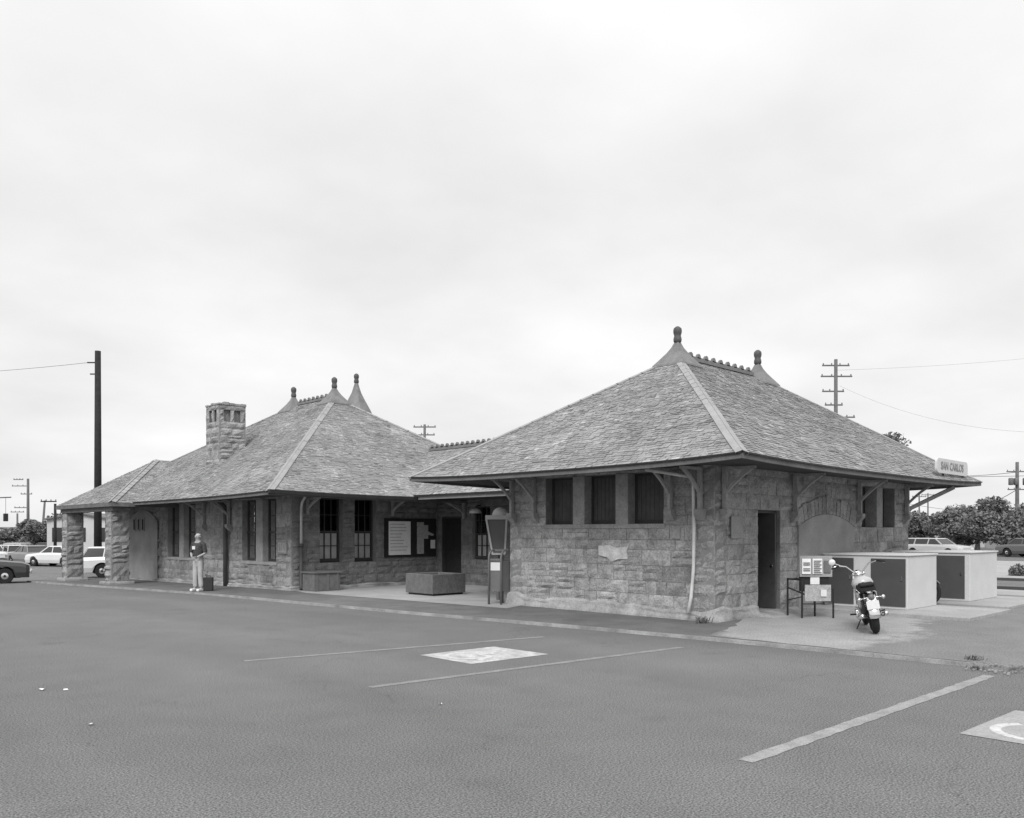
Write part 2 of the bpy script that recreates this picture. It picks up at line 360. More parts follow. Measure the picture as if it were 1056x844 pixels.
# ------------------------------------------------------------------ stone walls
def stone_wall(name, P0, U, Nn, Lg, z0, z1, openings, parent, thick=0.4, seed=0, tone=1.0, hmin=.17, hmax=.36, marks=(), relief=1.0):
    """coursed rock-faced ashlar; openings: (u0,u1,za,zb). Face at P0 + u*U, outward Nn"""
    r_ = random.Random(seed); U = Vector((*U, 0)); Nv = Vector((*Nn, 0)); P = Vector((*P0, 0)); Z = Vector((0,0,1)); mb = MB()
    flip = U.cross(Z).dot(Nv) < 0
    def add(pts, t, mi=0): mb.face(list(reversed(pts)) if flip else pts, t, mi)
    # core
    us = sorted(set([0, Lg] + [v for o in openings for v in o[:2]])); zs = sorted(set([z0, z1] + [v for o in openings for v in o[2:4]]))
    def inside(u, z): return any(o[0] < u < o[1] and o[2] < z < o[3] for o in openings)
    for j in range(len(zs)-1):
        i = 0
        while i < len(us)-1:
            if inside((us[i]+us[i+1])/2, (zs[j]+zs[j+1])/2): i += 1; continue
            k = i
            while k < len(us)-1 and not inside((us[k]+us[k+1])/2, (zs[j]+zs[j+1])/2): k += 1
            a = P + U*us[i] - Nv*.02 + Z*zs[j]; b = P + U*us[k] - Nv*thick + Z*zs[j+1]
            mb.box(a, b, 1.0, 1); i = k
    # courses
    cuts = set([z0, z1])
    for o in openings:
        for v in o[2:4]:
            if z0 < v < z1: cuts.add(v)
    cuts = sorted(cuts); rows = []
    for a, b in zip(cuts[:-1], cuts[1:]):
        z = a
        while b - z > hmax*1.25:
            h = r_.uniform(hmin, hmax)
            if b - z - h < hmin: h = (b-z)/2
            rows.append((z, z+h)); z += h
        rows.append((z, b))
    def stone(u0, u1, za, zb, t):
        if u1-u0 < .03 or zb-za < .03: return
        g_ = .005; u0 += g_; u1 -= g_; za += g_*.8; zb -= g_*.8
        nu = max(2, min(6, int((u1-u0)/.13))); nz_ = 3 if zb-za > .15 else 2
        ph = r_.uniform(.004, .026); tilt = r_.uniform(-.012, .012); grid = []
        sdn = r_.uniform(0, 99)
        for j in range(nz_+1):
            row = []
            for i in range(nu+1):
                u = u0+(u1-u0)*i/nu; z = za+(zb-za)*j/nz_
                edge = i in (0, nu) or j in (0, nz_)
                d = r_.uniform(-.012,.002) if edge else relief*(ph + mnoise.noise(Vector((u*5+sdn, z*7, sdn)))*.025 + tilt*(i/nu-.5))
                if edge: u += r_.uniform(-.005,.005) if 0 < i < nu else 0; z += r_.uniform(-.005,.005) if 0 < j < nz_ else 0
                row.append(P + U*u + Z*z + Nv*d)
            grid.append(row)
        i0 = len(mb.v)
        mb.v += [tuple(p) for row in grid for p in row]
        for j in range(nz_):
            for i in range(nu):
                f = (i0+j*(nu+1)+i, i0+j*(nu+1)+i+1, i0+(j+1)*(nu+1)+i+1, i0+(j+1)*(nu+1)+i)
                mb.f.append(tuple(reversed(f)) if flip else f); mb.t.append(t); mb.m.append(0)
        # rim back to the core
        rim = [grid[0][i] for i in range(nu+1)] + [grid[j][nu] for j in range(1, nz_+1)] + [grid[nz_][i] for i in range(nu-1, -1, -1)] + [grid[j][0] for j in range(nz_-1, 0, -1)]
        for k in range(len(rim)):
            a, b = rim[k], rim[(k+1) % len(rim)]; add([a, a-Nv*.035, b-Nv*.035, b], t)
    for (za, zb) in rows:
        zc = (za+zb)/2; seg = [(0, Lg)]
        for o in openings:
            if o[2]-1e-4 < zc < o[3]+1e-4:
                ns = []
                for a, b in seg:
                    if o[1] <= a or o[0] >= b: ns.append((a, b)); continue
                    if o[0] > a: ns.append((a, o[0]))
                    if o[1] < b: ns.append((o[1], b))
                seg = ns
        for a, b in seg:
            u = a
            while u < b-1e-4:
                w = r_.uniform(.25, .82)
                if b-u-w < .25: w = b-u
                t = tone*r_.choice([1, 1, 1, .95, 1.05, .90, 1.08])*r_.uniform(.96, 1.04)
                for mk in marks:
                    if mk[0] < u+w/2 < mk[1] and mk[2] < zc < mk[3]: t = mk[4]
                if zb-za > .27 and r_.random() < .38:
                    m_ = za+(zb-za)*r_.uniform(.38,.62); x_ = u+w*r_.uniform(.3,.7)
                    stone(u, u+w, za, m_, t)
                    if w > .7: stone(u, x_, m_, zb, t*r_.uniform(.88,1.1)); stone(x_, u+w, m_, zb, t*r_.uniform(.88,1.1))
                    else: stone(u, u+w, m_, zb, t*r_.uniform(.88,1.1))
                else: stone(u, u+w, za, zb, t)
                u += w
    o = mb.build(name, [M['stone'], M['mortar']], parent); return o

def shingles(name, E0, E1, R0, R1, parent, seed, warp, exp=.09, tone=1.0, wmin=.08, wmax=.20):
    """overlapping shingles on the plane with eave E0-E1 and top R0-R1"""
    r_ = random.Random(seed); E0, E1, R0, R1 = map(Vector, (E0, E1, R0, R1))
    ud = (E1-E0); Lg = ud.length; ud.normalize()
    nrm = ud.cross(((R0+R1)/2-(E0+E1)/2)).normalized()
    if nrm.z < 0: nrm = -nrm
    up = nrm.cross(ud).normalized()
    if up.z < 0: up = -up
    H = (R0-E0).dot(up); l0 = (R0-E0).dot(ud); l1 = (R1-E0).dot(ud)
    def lb(v): return l0*v/H
    def rb(v): return Lg+(l1-Lg)*v/H
    def pt(u, v, n_): return warp(E0+ud*u+up*v+nrm*n_)
    mb = MB(); rows = int(H/exp); big = {}
    for i in range(rows):
        v0 = i*H/rows; v1 = v0+H/rows; rowt = r_.uniform(.93, 1.07); rowj = r_.uniform(-.008,.008)
        u = lb(v0)-.1-r_.uniform(0,.2)
        while u < rb(v0)+.02:
            w = r_.uniform(wmin, wmax); a, b = u+.004, u+w-.004; u += w
            vb = max(-.03, v0+rowj+r_.uniform(-.022,.018)+.012*mnoise.noise(Vector((u*.8, v0*3, seed)))) if i else r_.uniform(-.045,-.02)
            vt = min(H, v1+.02)
            A0, B0 = max(a, lb(max(v0,0))), min(b, rb(max(v0,0))); A1, B1 = max(a, lb(vt)), min(b, rb(vt))
            if B0-A0 < .01: continue
            if B1 < A1: A1 = B1 = min(max((a+b)/2, lb(vt)), rb(vt))
            lift = r_.uniform(.009,.024); q = r_.random()
            nn_ = mnoise.noise(Vector((A0*.9, v0*1.3, seed)))
            t = tone*rowt*r_.uniform(.93,1.07)*(1+.16*nn_)
            if q < .05+.10*max(0, nn_): t *= r_.uniform(1.15,1.45)
            elif q > .95: t *= r_.uniform(.6,.8)
            p = [pt(A0,vb,lift), pt(B0,vb,lift+r_.uniform(-.004,.004)), pt(B1,vt,.006), pt(A1,vt,.006)]
            mb.face(p, t)
            mb.face([pt(A0,vb,-.004), pt(B0,vb,-.004), p[1], p[0]], t*.9)
    o = mb.build(name, M['shingle'], parent)
    return o

def roof(root, x0, x1, y0, y1, ze, apexA, apexB, axis, sag, name='roof', shing=('x','y'), seed=0, tone=1.0, fh=.10):
    """hip roof on the rectangle; apexA is the ridge end at the low coordinate, apexB at the high one"""
    A, B = Vector(apexA), Vector(apexB)
    C = [Vector((x0,y0,ze)), Vector((x1,y0,ze)), Vector((x1,y1,ze)), Vector((x0,y1,ze))]
    def dz(x, y):
        out = 0.0
        for d, t in ((x-x0, (y-y0)/(y1-y0)), (x1-x, (y-y0)/(y1-y0)), (y-y0, (x-x0)/(x1-x0)), (y1-y, (x-x0)/(x1-x0))):
            if d < 1.6:
                t = min(1, max(0, t)); out = min(out, -sag*(1-abs(2*t-1)**3)*(1-max(d, 0)/1.6))
        return out
    def warp(p): return Vector((p.x, p.y, p.z+dz(p.x, p.y)))
    mb = MB()
    def grid(E0, E1, R0, R1, nu=14, nv=10):
        pts = []
        for j in range(nv+1):
            v = j/nv; a = E0.lerp(R0, v); b = E1.lerp(R1, v)
            for i in range(nu+1): pts.append(warp(a.lerp(b, i/nu)-Vector((0,0,.01))))
        mb.mesh(pts, [(j*(nu+1)+i, j*(nu+1)+i+1, (j+1)*(nu+1)+i+1, (j+1)*(nu+1)+i) for j in range(nv) for i in range(nu)])
    if axis == 'x':   # ridge runs along x : A at low x, B at high x
        planes = {'y': (C[0], C[1], A, B), 'X': (C[1], C[2], B, B), 'Y': (C[2], C[3], B, A), 'x': (C[3], C[0], A, A)}
        hips = [(C[0], A), (C[1], B), (C[2], B), (C[3], A)]
    else:
        planes = {'y': (C[0], C[1], A, A), 'X': (C[1], C[2], A, B), 'Y': (C[2], C[3], B, B), 'x': (C[3], C[0], B, A)}
        hips = [(C[0], A), (C[1], A), (C[2], B), (C[3], B)]
    for k, pl in planes.items(): grid(*pl)
    deck = mb.build(name, M['shingle'], root)
    sf = MB(); nn_ = 14
    pts = [warp(Vector((x0+.02+(x1-x0-.04)*i/nn_, y0+.02+(y1-y0-.04)*j/nn_, ze-.05))) for j in range(nn_+1) for i in range(nn_+1)]
    sf.mesh(pts, [(j*(nn_+1)+i, (j+1)*(nn_+1)+i, (j+1)*(nn_+1)+i+1, j*(nn_+1)+i+1) for j in range(nn_) for i in range(nn_)])
    sf.build('soffit', M['soffit'], deck)
    fa = MB(); gt = MB()
    for e in range(4):
        a, b = C[e], C[(e+1) % 4]; n_ = 16
        for i in range(n_):
            p = warp(a.lerp(b, i/n_)); q = warp(a.lerp(b, (i+1)/n_)); off = Vector((0,0,-fh/2-.012))
            fa.bar(p+off, q+off, .05, fh)
            gt.bar(p+Vector((0,0,-.008)), q+Vector((0,0,-.008)), .12, .03)
    fa.build('fascia', M['fascia'], deck); gt.build('eave_edge', M['black'], deck)
    for k in shing: shingles('shingle_slope', *planes[k], deck, seed+ord(k), warp, tone=tone)
    for h in hips:
        c_, a_ = h; d = (a_-c_).normalized(); hb = MB(); n_ = 22
        adj = [pl for pl in planes.values() if (pl[0] - c_).length < 1e-4 or (pl[1] - c_).length < 1e-4]
        for pl in adj:
            u_ = (pl[1]-pl[0]).normalized(); nr = u_.cross((pl[2]+pl[3])/2-(pl[0]+pl[1])/2).normalized()
            if nr.z < 0: nr = -nr
            sd_ = nr.cross(d).normalized(); mid = (pl[0]+pl[1]+pl[2]+pl[3])/4
            if (mid-c_).dot(sd_) < 0: sd_ = -sd_
            for i in range(n_):
                p = warp(c_.lerp(a_, i/n_-.002)); q = warp(c_.lerp(a_, (i+1)/n_+.004)); l0_ = .036; l1_ = .028; w = .125
                tt = rnd.uniform(.97,1.03)
                P0_, P1_ = p+nr*l0_-sd_*.012, q+nr*l0_-sd_*.012
                hb.face([P0_, P1_, P1_+sd_*w, P0_+sd_*w], tt)
                hb.face([P0_+sd_*w, P1_+sd_*w, P1_+sd_*w-nr*.045, P0_+sd_*w-nr*.045], tt)
        hb.build('hip_cap', M['hipcap'], deck)
    return deck, warp, planes

def finial(deck, p, s=1.0, spire=0.0):
    x, y, z = p; mb = MB()
    prof = [(.66,-.31),(.64,-.26),(.44,-.08),(.28,.07),(.16,.21),(.08,.35)]
    if spire: prof = [(.95,-1.35),(.92,-1.28),(.60,-.55),(.36,-.12),(.20,.2),(.12,.45),(.07,.62)]
    mb.lathe((x, y, z), [(a*s, b*s) for a, b in prof], 4, rot=R(45)) if not spire else mb.lathe((x, y, z), [(a*s, b*s) for a, b in prof], 10)
    f_ = mb.build('finial', M['finial'], deck)
    h = (.36 if not spire else .62)*s; kb_ = MB()
    kb_.lathe((x, y, z+h), [(.07,-.03),(.10,0),(.105,.05),(.10,.10),(.085,.14),(.09,.18),(.105,.22),(.11,.28),(.10,.34),(.05,.385),(.01,.40)], 12)
    kb_.build('knob', M['finialdark'], f_, smooth=True)
def crest(deck, a, b, sp_=.33, r=.085):
    a, b = Vector(a), Vector(b); d = (b-a); Lg = d.length; d.normalize(); mb = MB()
    mb.bar(a+Vector((0,0,.03)), b+Vector((0,0,.03)), .16, .09)
    side = Vector((-d.y, d.x, 0))*.03; n_ = int(Lg/sp_)
    for i in range(n_):
        c = a+d*(i+.5)*Lg/n_+Vector((0,0,.12)); k = [c+d*r*math.cos(t)+Vector((0,0,1))*r*math.sin(t)*1.15 for t in [2*math.pi*q/10 for q in range(10)]]
        fr = [v+side for v in k]; bk = [v-side for v in k]
        mb.mesh(fr+bk, [tuple(range(10)), tuple(reversed(range(10, 20)))] + [(q, 10+q, 10+(q+1) % 10, (q+1) % 10) for q in range(10)])
    mb.bar(a+Vector((0,0,.09)), b+Vector((0,0,.09)), .06, .06)
    mb.build('ridge_crest', M['finial'], deck)

def make_bracket(root, p, out, ze, reach=.95, zb=2.2, m='wood', stone=True):
    x, y = p; o = Vector((*out, 0)); P = Vector((x, y, 0)); mb = MB(); sx = Vector((-out[1], out[0], 0))
    a = P+o*.09
    mb.bar(a+Vector((0,0,zb+.1)), a+Vector((0,0,ze-.06)), .075, .09, up=o)
    pts = []
    for k in range(9):
        t = k/8; pts.append(P+o*(.12+reach*.60*t)+Vector((0,0,ze-.08-(ze-zb)*.46*(1-t)+.035*math.sin(math.pi*t))))
    for u, v in zip(pts[:-1], pts[1:]): mb.bar(u, v, .055, .06, up=o+Vector((0,0,.01)))
    mb.bar(P+o*.03+Vector((0,0,ze-.07)), P+o*(reach*.60+.2)+Vector((0,0,ze-.07)), .07, .05)
    b_ = mb.build('bracket', M[m], root)
    if stone:
        q = MB(); q.mesh([P+sx*.09*i+o*d_+Vector((0,0,z_)) for d_, z_ in ((.0,zb-.14),(.07,zb-.10),(.19,zb+.03),(.19,zb+.12),(.0,zb+.12)) for i in (-1,1)],
                         [(0,2,4,6,8),(9,7,5,3,1),(0,1,3,2),(2,3,5,4),(4,5,7,6),(6,7,9,8),(8,9,1,0)])
        q.build('corbel', M['stonelight'], b_)
    return b_

def make_window(root, P0, U, Nn, u0, u1, za, zb, boarded=False, cols=2, split=.47, blind=0.0, rec=.26):
    U = Vector((*U,0)); Nv = Vector((*Nn,0)); P = Vector((*P0,0)); Z = Vector((0,0,1))
    def q(u, d, z): return P+U*u+Nv*d+Z*z
    fr = MB(); w = .055; d0 = -rec
    def bx(ua, ub, z_a, z_b, da, db, mb, tone=1.0): mb.box(q(ua, da, z_a), q(ub, db, z_b), tone)
    bx(u0, u0+w, za, zb, d0-.06, d0, fr); bx(u1-w, u1, za, zb, d0-.06, d0, fr)
    bx(u0+w, u1-w, za, za+.09, d0-.06, d0, fr); bx(u0+w, u1-w, zb-w, zb, d0-.06, d0, fr)
    if boarded:
        n_ = max(3, int((u1-u0-2*w)/.11)); ww = (u1-u0-2*w)/n_
        pn = MB()
        for i in range(n_): bx(u0+w+i*ww+.004, u0+w+(i+1)*ww-.004, za+.09, zb-w, d0-.035, d0-.012-rnd.uniform(0,.006), pn, rnd.uniform(.85,1.1))
        bx(u0+w, u1-w, za+.09, zb-w, d0-.055, d0-.04, pn)
        o = fr.build('window', M['frame'], root); pn.build('boarding', M['board'], o); return o
    zm = za+(zb-za)*split
    bx(u0+w, u1-w, zm-.03, zm+.03, d0-.05, d0+.005, fr)
    for c in range(1, cols):
        uu = u0+w+(u1-u0-2*w)*c/cols; bx(uu-.014, uu+.014, za+.09, zm-.03, d0-.04, d0-.006, fr); bx(uu-.014, uu+.014, zm+.03, zb-w, d0-.045, d0-.008, fr)
    for zq in ((za+zm)/2+.03, (zm+zb)/2): bx(u0+w, u1-w, zq-.013, zq+.013, d0-.042, d0-.009, fr)
    o = fr.build('window', M['frame'], root)
    gl = MB(); gl.face([q(u0+w, d0-.03, za+.09), q(u1-w, d0-.03, za+.09), q(u1-w, d0-.03, zb-w), q(u0+w, d0-.03, zb-w)]); gl.build('pane', M['glass'], o)
    bk = MB(); bx(u0-.35, u1+.9, za-.3, zb+.3, d0-.82, d0-.80, bk); bx(u0-.37, u0-.35, za-.3, zb+.3, d0-.82, d0-.35, bk); bk.build('room_backing', M['dark'], o)
    if blind:
        bl = MB(); bx(u0+w+.01, u1-w-.01, za+.1, za+(zm-za)*blind, d0-.075, d0-.065, bl); bl.build('blind', M['blind'], o)
    return o

# ================================================================== NEAR BLOCK
NX0, NX1, NY0, NY1 = 14.7, 24.72, 9.27, 15.15
near = empty('baggage_building', (19.7, 12.2, 0))
tag(near, 'near square sandstone building with hipped shingle roof and two finials, motorcycle and lockers beside it', 'building')
WT = 3.32
wins = [(562.5,591),(603,635),(648,684)]
# wall facing the lot (normal -x); u runs along +y from the corner
ow = (10.51-NY0, 13.93-NY0, 2.0, 3.14)
stone_wall('wall', (NX0, NY0), (0,1), (-1,0), NY1-NY0, -.05, WT, [ow], near, seed=3, hmin=.2, hmax=.42, relief=1.1,
           marks=[(10.05-NY0, 10.8-NY0, .45, .98, .70)])
wy = [(10.51,11.44),(11.79,12.69),(13.05,13.93)]
for a, b in wy: make_window(near, (NX0, NY0), (0,1), (-1,0), a-NY0, b-NY0, 2.03, 3.14, boarded=True, rec=.24)
ml = MB()
for a, b in ((11.44,11.79),(12.69,13.05)):
    ml = MB(); ml.box((NX0-.012, a+.002, 2.0), (NX0+.38, b-.002, 3.14), rnd.uniform(.95,1.1)); ml.build('window_pier', M['stonelight'], near, bevel=.012)
sl = MB(); sl.box((NX0-.03, 10.46, 1.93), (NX0+.3, 13.98, 2.032), 1.0); sl.build('window_sill', M['stonelight'], near, bevel=.01)
# wall facing the road (normal -y)
od = (16.41-NX0, 17.38-NX0, -.05, 2.33); oww = (21.63-NX0, 23.76-NX0, 1.98, 3.05)
stone_wall('wall', (NX0, NY0), (1,0), (0,-1), NX1-NX0, -.05, WT, [od, oww], near, seed=11, tone=1.0, hmin=.2, hmax=.42, relief=1.2)
for a, b in ((21.63,22.53),(22.91,23.76)): make_window(near, (NX0, NY0), (1,0), (0,-1), a-NX0, b-NX0, 2.0, 3.05, boarded=True, rec=.3)
ml = MB(); ml.box((22.532, NY0-.012, 1.98), (22.908, NY0+.38, 3.05)); ml.build('window_pier', M['stonelight'], near, bevel=.012)
stone_wall('wall', (NX1, NY0), (0,1), (1,0), NY1-NY0, -.05, WT, [], near, seed=21)
stone_wall('wall', (NX0, NY1), (1,0), (0,1), NX1-NX0, -.05, WT, [], near, seed=22)
# door, standing open into a dark room
dr = MB(); dr.box((17.05, NY0+.06, .16), (17.12, NY0+.36, 2.30)); dr.box((17.30, NY0+.1, .14), (17.378, NY0+.36, 2.32)); dr.box((16.42,NY0+.1,2.27),(17.3,NY0+.36,2.32))
d_ = MB(); d_.box((17.22, NY0+.05, .16), (17.27, NY0+.62, 2.27)); dd = d_.build('door', M['door'], near)
fr_ = MB(); fr_.box((17.27, NY0+.1, .14), (17.376, NY0+.38, 2.32)); fr_.box((16.412, NY0+.1, 2.27), (17.27, NY0+.38, 2.325)); fr_.build('door_frame', M['frame'], near)
hk = MB(); hk.lathe((17.20, NY0+.12, 1.1), [(.03,-.02),(.035,0),(.02,.02)], 8, axis='x'); hk.build('handle', M['chrome'], dd)
rb = MB(); rb.box((16.3, NY0+.7, -.04), (17.6, NY0+.74, 2.6)); rb.box((16.36,NY0+.36,-.04),(16.40,NY0+.74,2.6)); rb.box((17.4,NY0+.4,-.04),(17.44,NY0+.74,2.6)); rb.box((16.3,NY0+.4,2.34),(17.5,NY0+.74,2.38)); rb.build('room_backing', M['dark'], near)
th_ = MB(); th_.mesh([(16.15,NY0-.03,.0),(17.75,NY0-.03,.0),(17.55,NY0-.03,.15),(16.35,NY0-.03,.15),(16.1,NY0-.75,.04),(17.8,NY0-.75,.04),(16.41,NY0+.45,.15),(17.38,NY0+.45,.15)],
                     [(4,5,2,3),(3,2,7,6),(0,4,3),(5,1,2)]); th_.build('door_step', M['plinth'], near)
# blocked arch with voussoirs
ax, aw, asp, arise = (18.14+21.06)/2, (21.06-18.14)/2, 1.98, .30
pl = MB(); K = 20
rad = (aw*aw+arise*arise)/(2*arise); cz = asp+arise-rad; a0 = math.asin(aw/rad)
top = [(ax+rad*math.sin(-a0+2*a0*k/K), cz+rad*math.cos(-a0+2*a0*k/K)) for k in range(K+1)]
yf = NY0-.045
for k in range(K):
    (xa, za), (xb, zb) = top[k], top[k+1]
    pl.mesh([(xa,yf,0),(xb,yf,0),(xb,yf,zb),(xa,yf,za),(xa,NY0+.02,za),(xb,NY0+.02,zb)], [(0,1,2,3),(3,2,5,4)])
pl.box((top[0][0]-.001,yf+.002,0),(top[0][0]+.02,NY0,asp)); pl.build('infill_panel', M['plaster'], near)
vo = MB(); K = 17; ro = rad+.42; oa = .004
for k in range(K):
    t0 = -a0*1.02+2*a0*1.02*k/K+oa*.6; t1 = -a0*1.02+2*a0*1.02*(k+1)/K-oa*.6; dy = rnd.uniform(.04,.06); rr = ro+rnd.uniform(-.06,.05)
    P_ = [(ax+r_*math.sin(t), cz+r_*math.cos(t)) for r_, t in ((rad+.008,t0),(rad+.008,t1),(rr,t1),(rr,t0))]
    vo.mesh([(x_, NY0-dy, z_) for x_, z_ in P_]+[(x_, NY0+.01, z_) for x_, z_ in P_], [(0,1,2,3),(1,0,4,5),(2,1,5,6),(3,2,6,7),(0,3,7,4)], rnd.choice([.78,.84,.88,.92])*rnd.uniform(.95,1.05))
vo.build('arch_voussoirs', M['stone'], near, bevel=.012)
def patch(x, pts, nm, m):      # thin repair patch bedded on the stones
    b = MB(); b.mesh([(x, y, z) for y, z in pts]+[(x+.06, y, z) for y, z in pts], [tuple(range(len(pts))), tuple(reversed(range(len(pts), 2*len(pts))))] + [(k, (k+1) % len(pts), len(pts)+(k+1) % len(pts), len(pts)+k) for k in range(len(pts))])
    return b.build(nm, m, near, bevel=.006)
patch(NX0-.034, [(12.25,1.54),(12.24,1.34),(12.02,1.30),(11.88,1.20),(11.70,1.26),(11.44,1.27),(11.47,1.42),(11.42,1.53),(11.72,1.50),(11.95,1.555)], 'repair_patch', M['patch'])
patch(NX0-.036, [(10.27,1.94),(10.26,1.73),(10.08,1.72),(10.07,1.95)], 'repair_patch', M['stonelight'])
# wall plate by the door and dressed quoin
pq = MB(); pq.box((15.25, NY0-.06, 1.72), (15.68, NY0-.03, 2.18)); pq.build('wall_plate', M['plaster'], near, bevel=.006)
# battered cement plinth
def plinth(root, pts, outs, h, out, seed, nm='plinth'):
    r_ = random.Random(seed); mb = MB(); prof = []
    P = [Vector((*p, 0)) for p in pts]; cols = []
    for i in range(len(P)-1):
        n_ = max(2, int((P[i+1]-P[i]).length/.28))
        for k in range(n_ + (1 if i == len(P)-2 else 0)):
            t = k/n_; c = P[i].lerp(P[i+1], t); o = Vector((*outs[i], 0)).lerp(Vector((*outs[i+1], 0)), t)
            nz = mnoise.noise(Vector((c.x*1.1, c.y*1.1, seed))); hh = h*(1+.5*nz+r_.uniform(-.12,.12)); oo = out*(1+.3*nz+r_.uniform(-.1,.1)); z = gz(c.x, c.y)
            cols.append([c+o*.0+Vector((0,0,z+hh+.05)), c+o*(.05+r_.uniform(0,.03))+Vector((0,0,z+hh)), c+o*oo*.55+Vector((0,0,z+hh*.75)), c+o*oo*.9+Vector((0,0,z+.10)), c+o*oo*1.15+Vector((0,0,z-.05))])
    n = len(cols); m_ = len(cols[0])
    mb.mesh([p for c in cols for p in c], [(i*m_+j, i*m_+j+1, (i+1)*m_+j+1, (i+1)*m_+j) for i in range(n-1) for j in range(m_-1)])
    return mb.build(nm, M['plinth'], root)
plinth(near, [(NX0, NY1-.0), (NX0, NY0), (16.3, NY0)], [(-1,.3), (-1,-1), (0,-1)], .24, .12, 5)
plinth(near, [(17.5, NY0), (NX1, NY0)], [(0,-1),(0,-1)], .12, .16, 6)
ndeck, nwarp, npl = roof(near, 13.2, 25.9, 7.77, 17.27, 3.26, (18.1, 12.5, 6.32), (22.1, 12.5, 6.32), 'x', .085, shing=('x','y'), seed=5)
finial(ndeck, (18.1, 12.5, 6.36)); finial(ndeck, (22.1, 12.5, 6.36)); crest(ndeck, (18.5, 12.5, 6.33), (21.75, 12.5, 6.33), .34)
ZE = 3.2
for y in (15.0, 14.24, 10.28, 9.55): make_bracket(near, (NX0, y), (-1,0), ZE)
for x in (14.95, 17.92, 21.3, 24.4): make_bracket(near, (x, NY0), (0,-1), ZE)
b = MB(); b.bar((24.72,9.27,2.5), (25.7,8.4,3.12), .09, .10); b.bar((24.72,9.7,2.45), (25.75,9.7,3.12), .09, .10); b.build('bracket', M['wood'], near)
dp = MB(); dp.tube([(13.6,10.15,3.10),(14.5,9.74,2.98),(14.6,9.70,2.86),(14.61,9.69,1.9),(14.59,9.69,1.1),(14.52,9.70,.55),(14.44,9.72,.22)], .036, 10)
dp.build('downpipe', M['pipe'], near, smooth=True)

# ================================================================== MAIN BLOCK
LX0, LY0, LY1, LX1 = 13.25, 23.3, 36.7, 22.5
main = empty('station_building', (17.5, 29.5, 0))
tag(main, 'long sandstone station building with stone chimney, corner porch piers and recessed link wing, left behind', 'building')
WT2 = 3.03
lw = [(24.26,25.12),(25.57,26.55),(30.2,31.2),(31.6,32.7)]
ops = [(24.26-LY0, 26.55-LY0, .88, 2.92), (30.2-LY0, 32.7-LY0, .88, 2.92)]
ops2 = [(33.9-LY0, 34.10-LY0, 1.85, 2.35), (34.35-LY0, 34.55-LY0, 1.85, 2.35), (34.8-LY0, 35.0-LY0, 1.85, 2.35)]
stone_wall('wall', (LX0, LY0), (0,1), (-1,0), LY1-LY0, -.3, WT2, ops, main, seed=33, hmin=.26, hmax=.46, tone=.84, relief=1.5)
for a, b in lw: make_window(main, (LX0, LY0), (0,1), (-1,0), a-LY0, b-LY0, .9, 2.92, cols=2, rec=.20)
for a, b in ((24.2,26.6),(30.15,32.75)):
    sl = MB(); sl.box((LX0-.04, a, .80), (LX0+.25, b, .903)); sl.build('window_sill', M['stonelight'], main, bevel=.01)
ml = MB(); ml.box((LX0-.01, 25.122, .9), (LX0+.38, 25.568, 2.92)); ml.build('window_pier', M['stonelight'], main, bevel=.012)
ml = MB(); ml.box((LX0-.01, 31.202, .9), (LX0+.38, 31.598, 2.92)); ml.build('window_pier', M['stonelight'], main, bevel=.012)
# plastered arch at the porch with three slit windows
pp = MB(); yy0, yy1 = 33.55, 36.55; K = 20; am = (yy0+yy1)/2; hw = (yy1-yy0)/2; rise = .5; rd = (hw*hw+rise*rise)/(2*rise); c0 = 2.25+rise-rd; aa = math.asin(hw/rd)
tp = [(am+rd*math.sin(-aa+2*aa*k/K), c0+rd*math.cos(-aa+2*aa*k/K)) for k in range(K+1)]
for k in range(K):
    (ya, za), (yb, zb) = tp[k], tp[k+1]
    pp.mesh([(LX0-.05,ya,-.25),(LX0-.05,yb,-.25),(LX0-.05,yb,zb),(LX0-.05,ya,za),(LX0,ya,za),(LX0,yb,zb)], [(1,0,3,2),(2,3,4,5)])
pp.build('infill_panel', M['plaster'], main)
for y in (34.85, 35.3, 35.75):
    s_ = MB(); s_.box((LX0-.09, y, 1.9), (LX0-.052, y+.24, 2.42)); w_ = s_.build('slit_window', M['plaster'], main)
    s_ = MB(); s_.box((LX0-.095, y+.045, 1.945), (LX0-.088, y+.195, 2.375)); s_.build('pane', M['dark'], w_)
# wall facing the plaza
fw = [(14.25,15.1),(15.55,16.4)]
stone_wall('wall', (LX0, LY0), (1,0), (0,-1), LX1-LX0, -.1, WT2, [(a-LX0, b-LX0, .88, 2.95) for a, b in fw] + [(16.72-LX0, 18.92-LX0, 1.0, 2.32)], main, seed=44, hmin=.2, hmax=.38, tone=.60)  # low stone tone: shade of the recess put into the colour
for a, b in fw: make_window(main, (LX0, LY0), (1,0), (0,-1), a-LX0, b-LX0, .9, 2.95, cols=3, blind=.95, rec=.22)
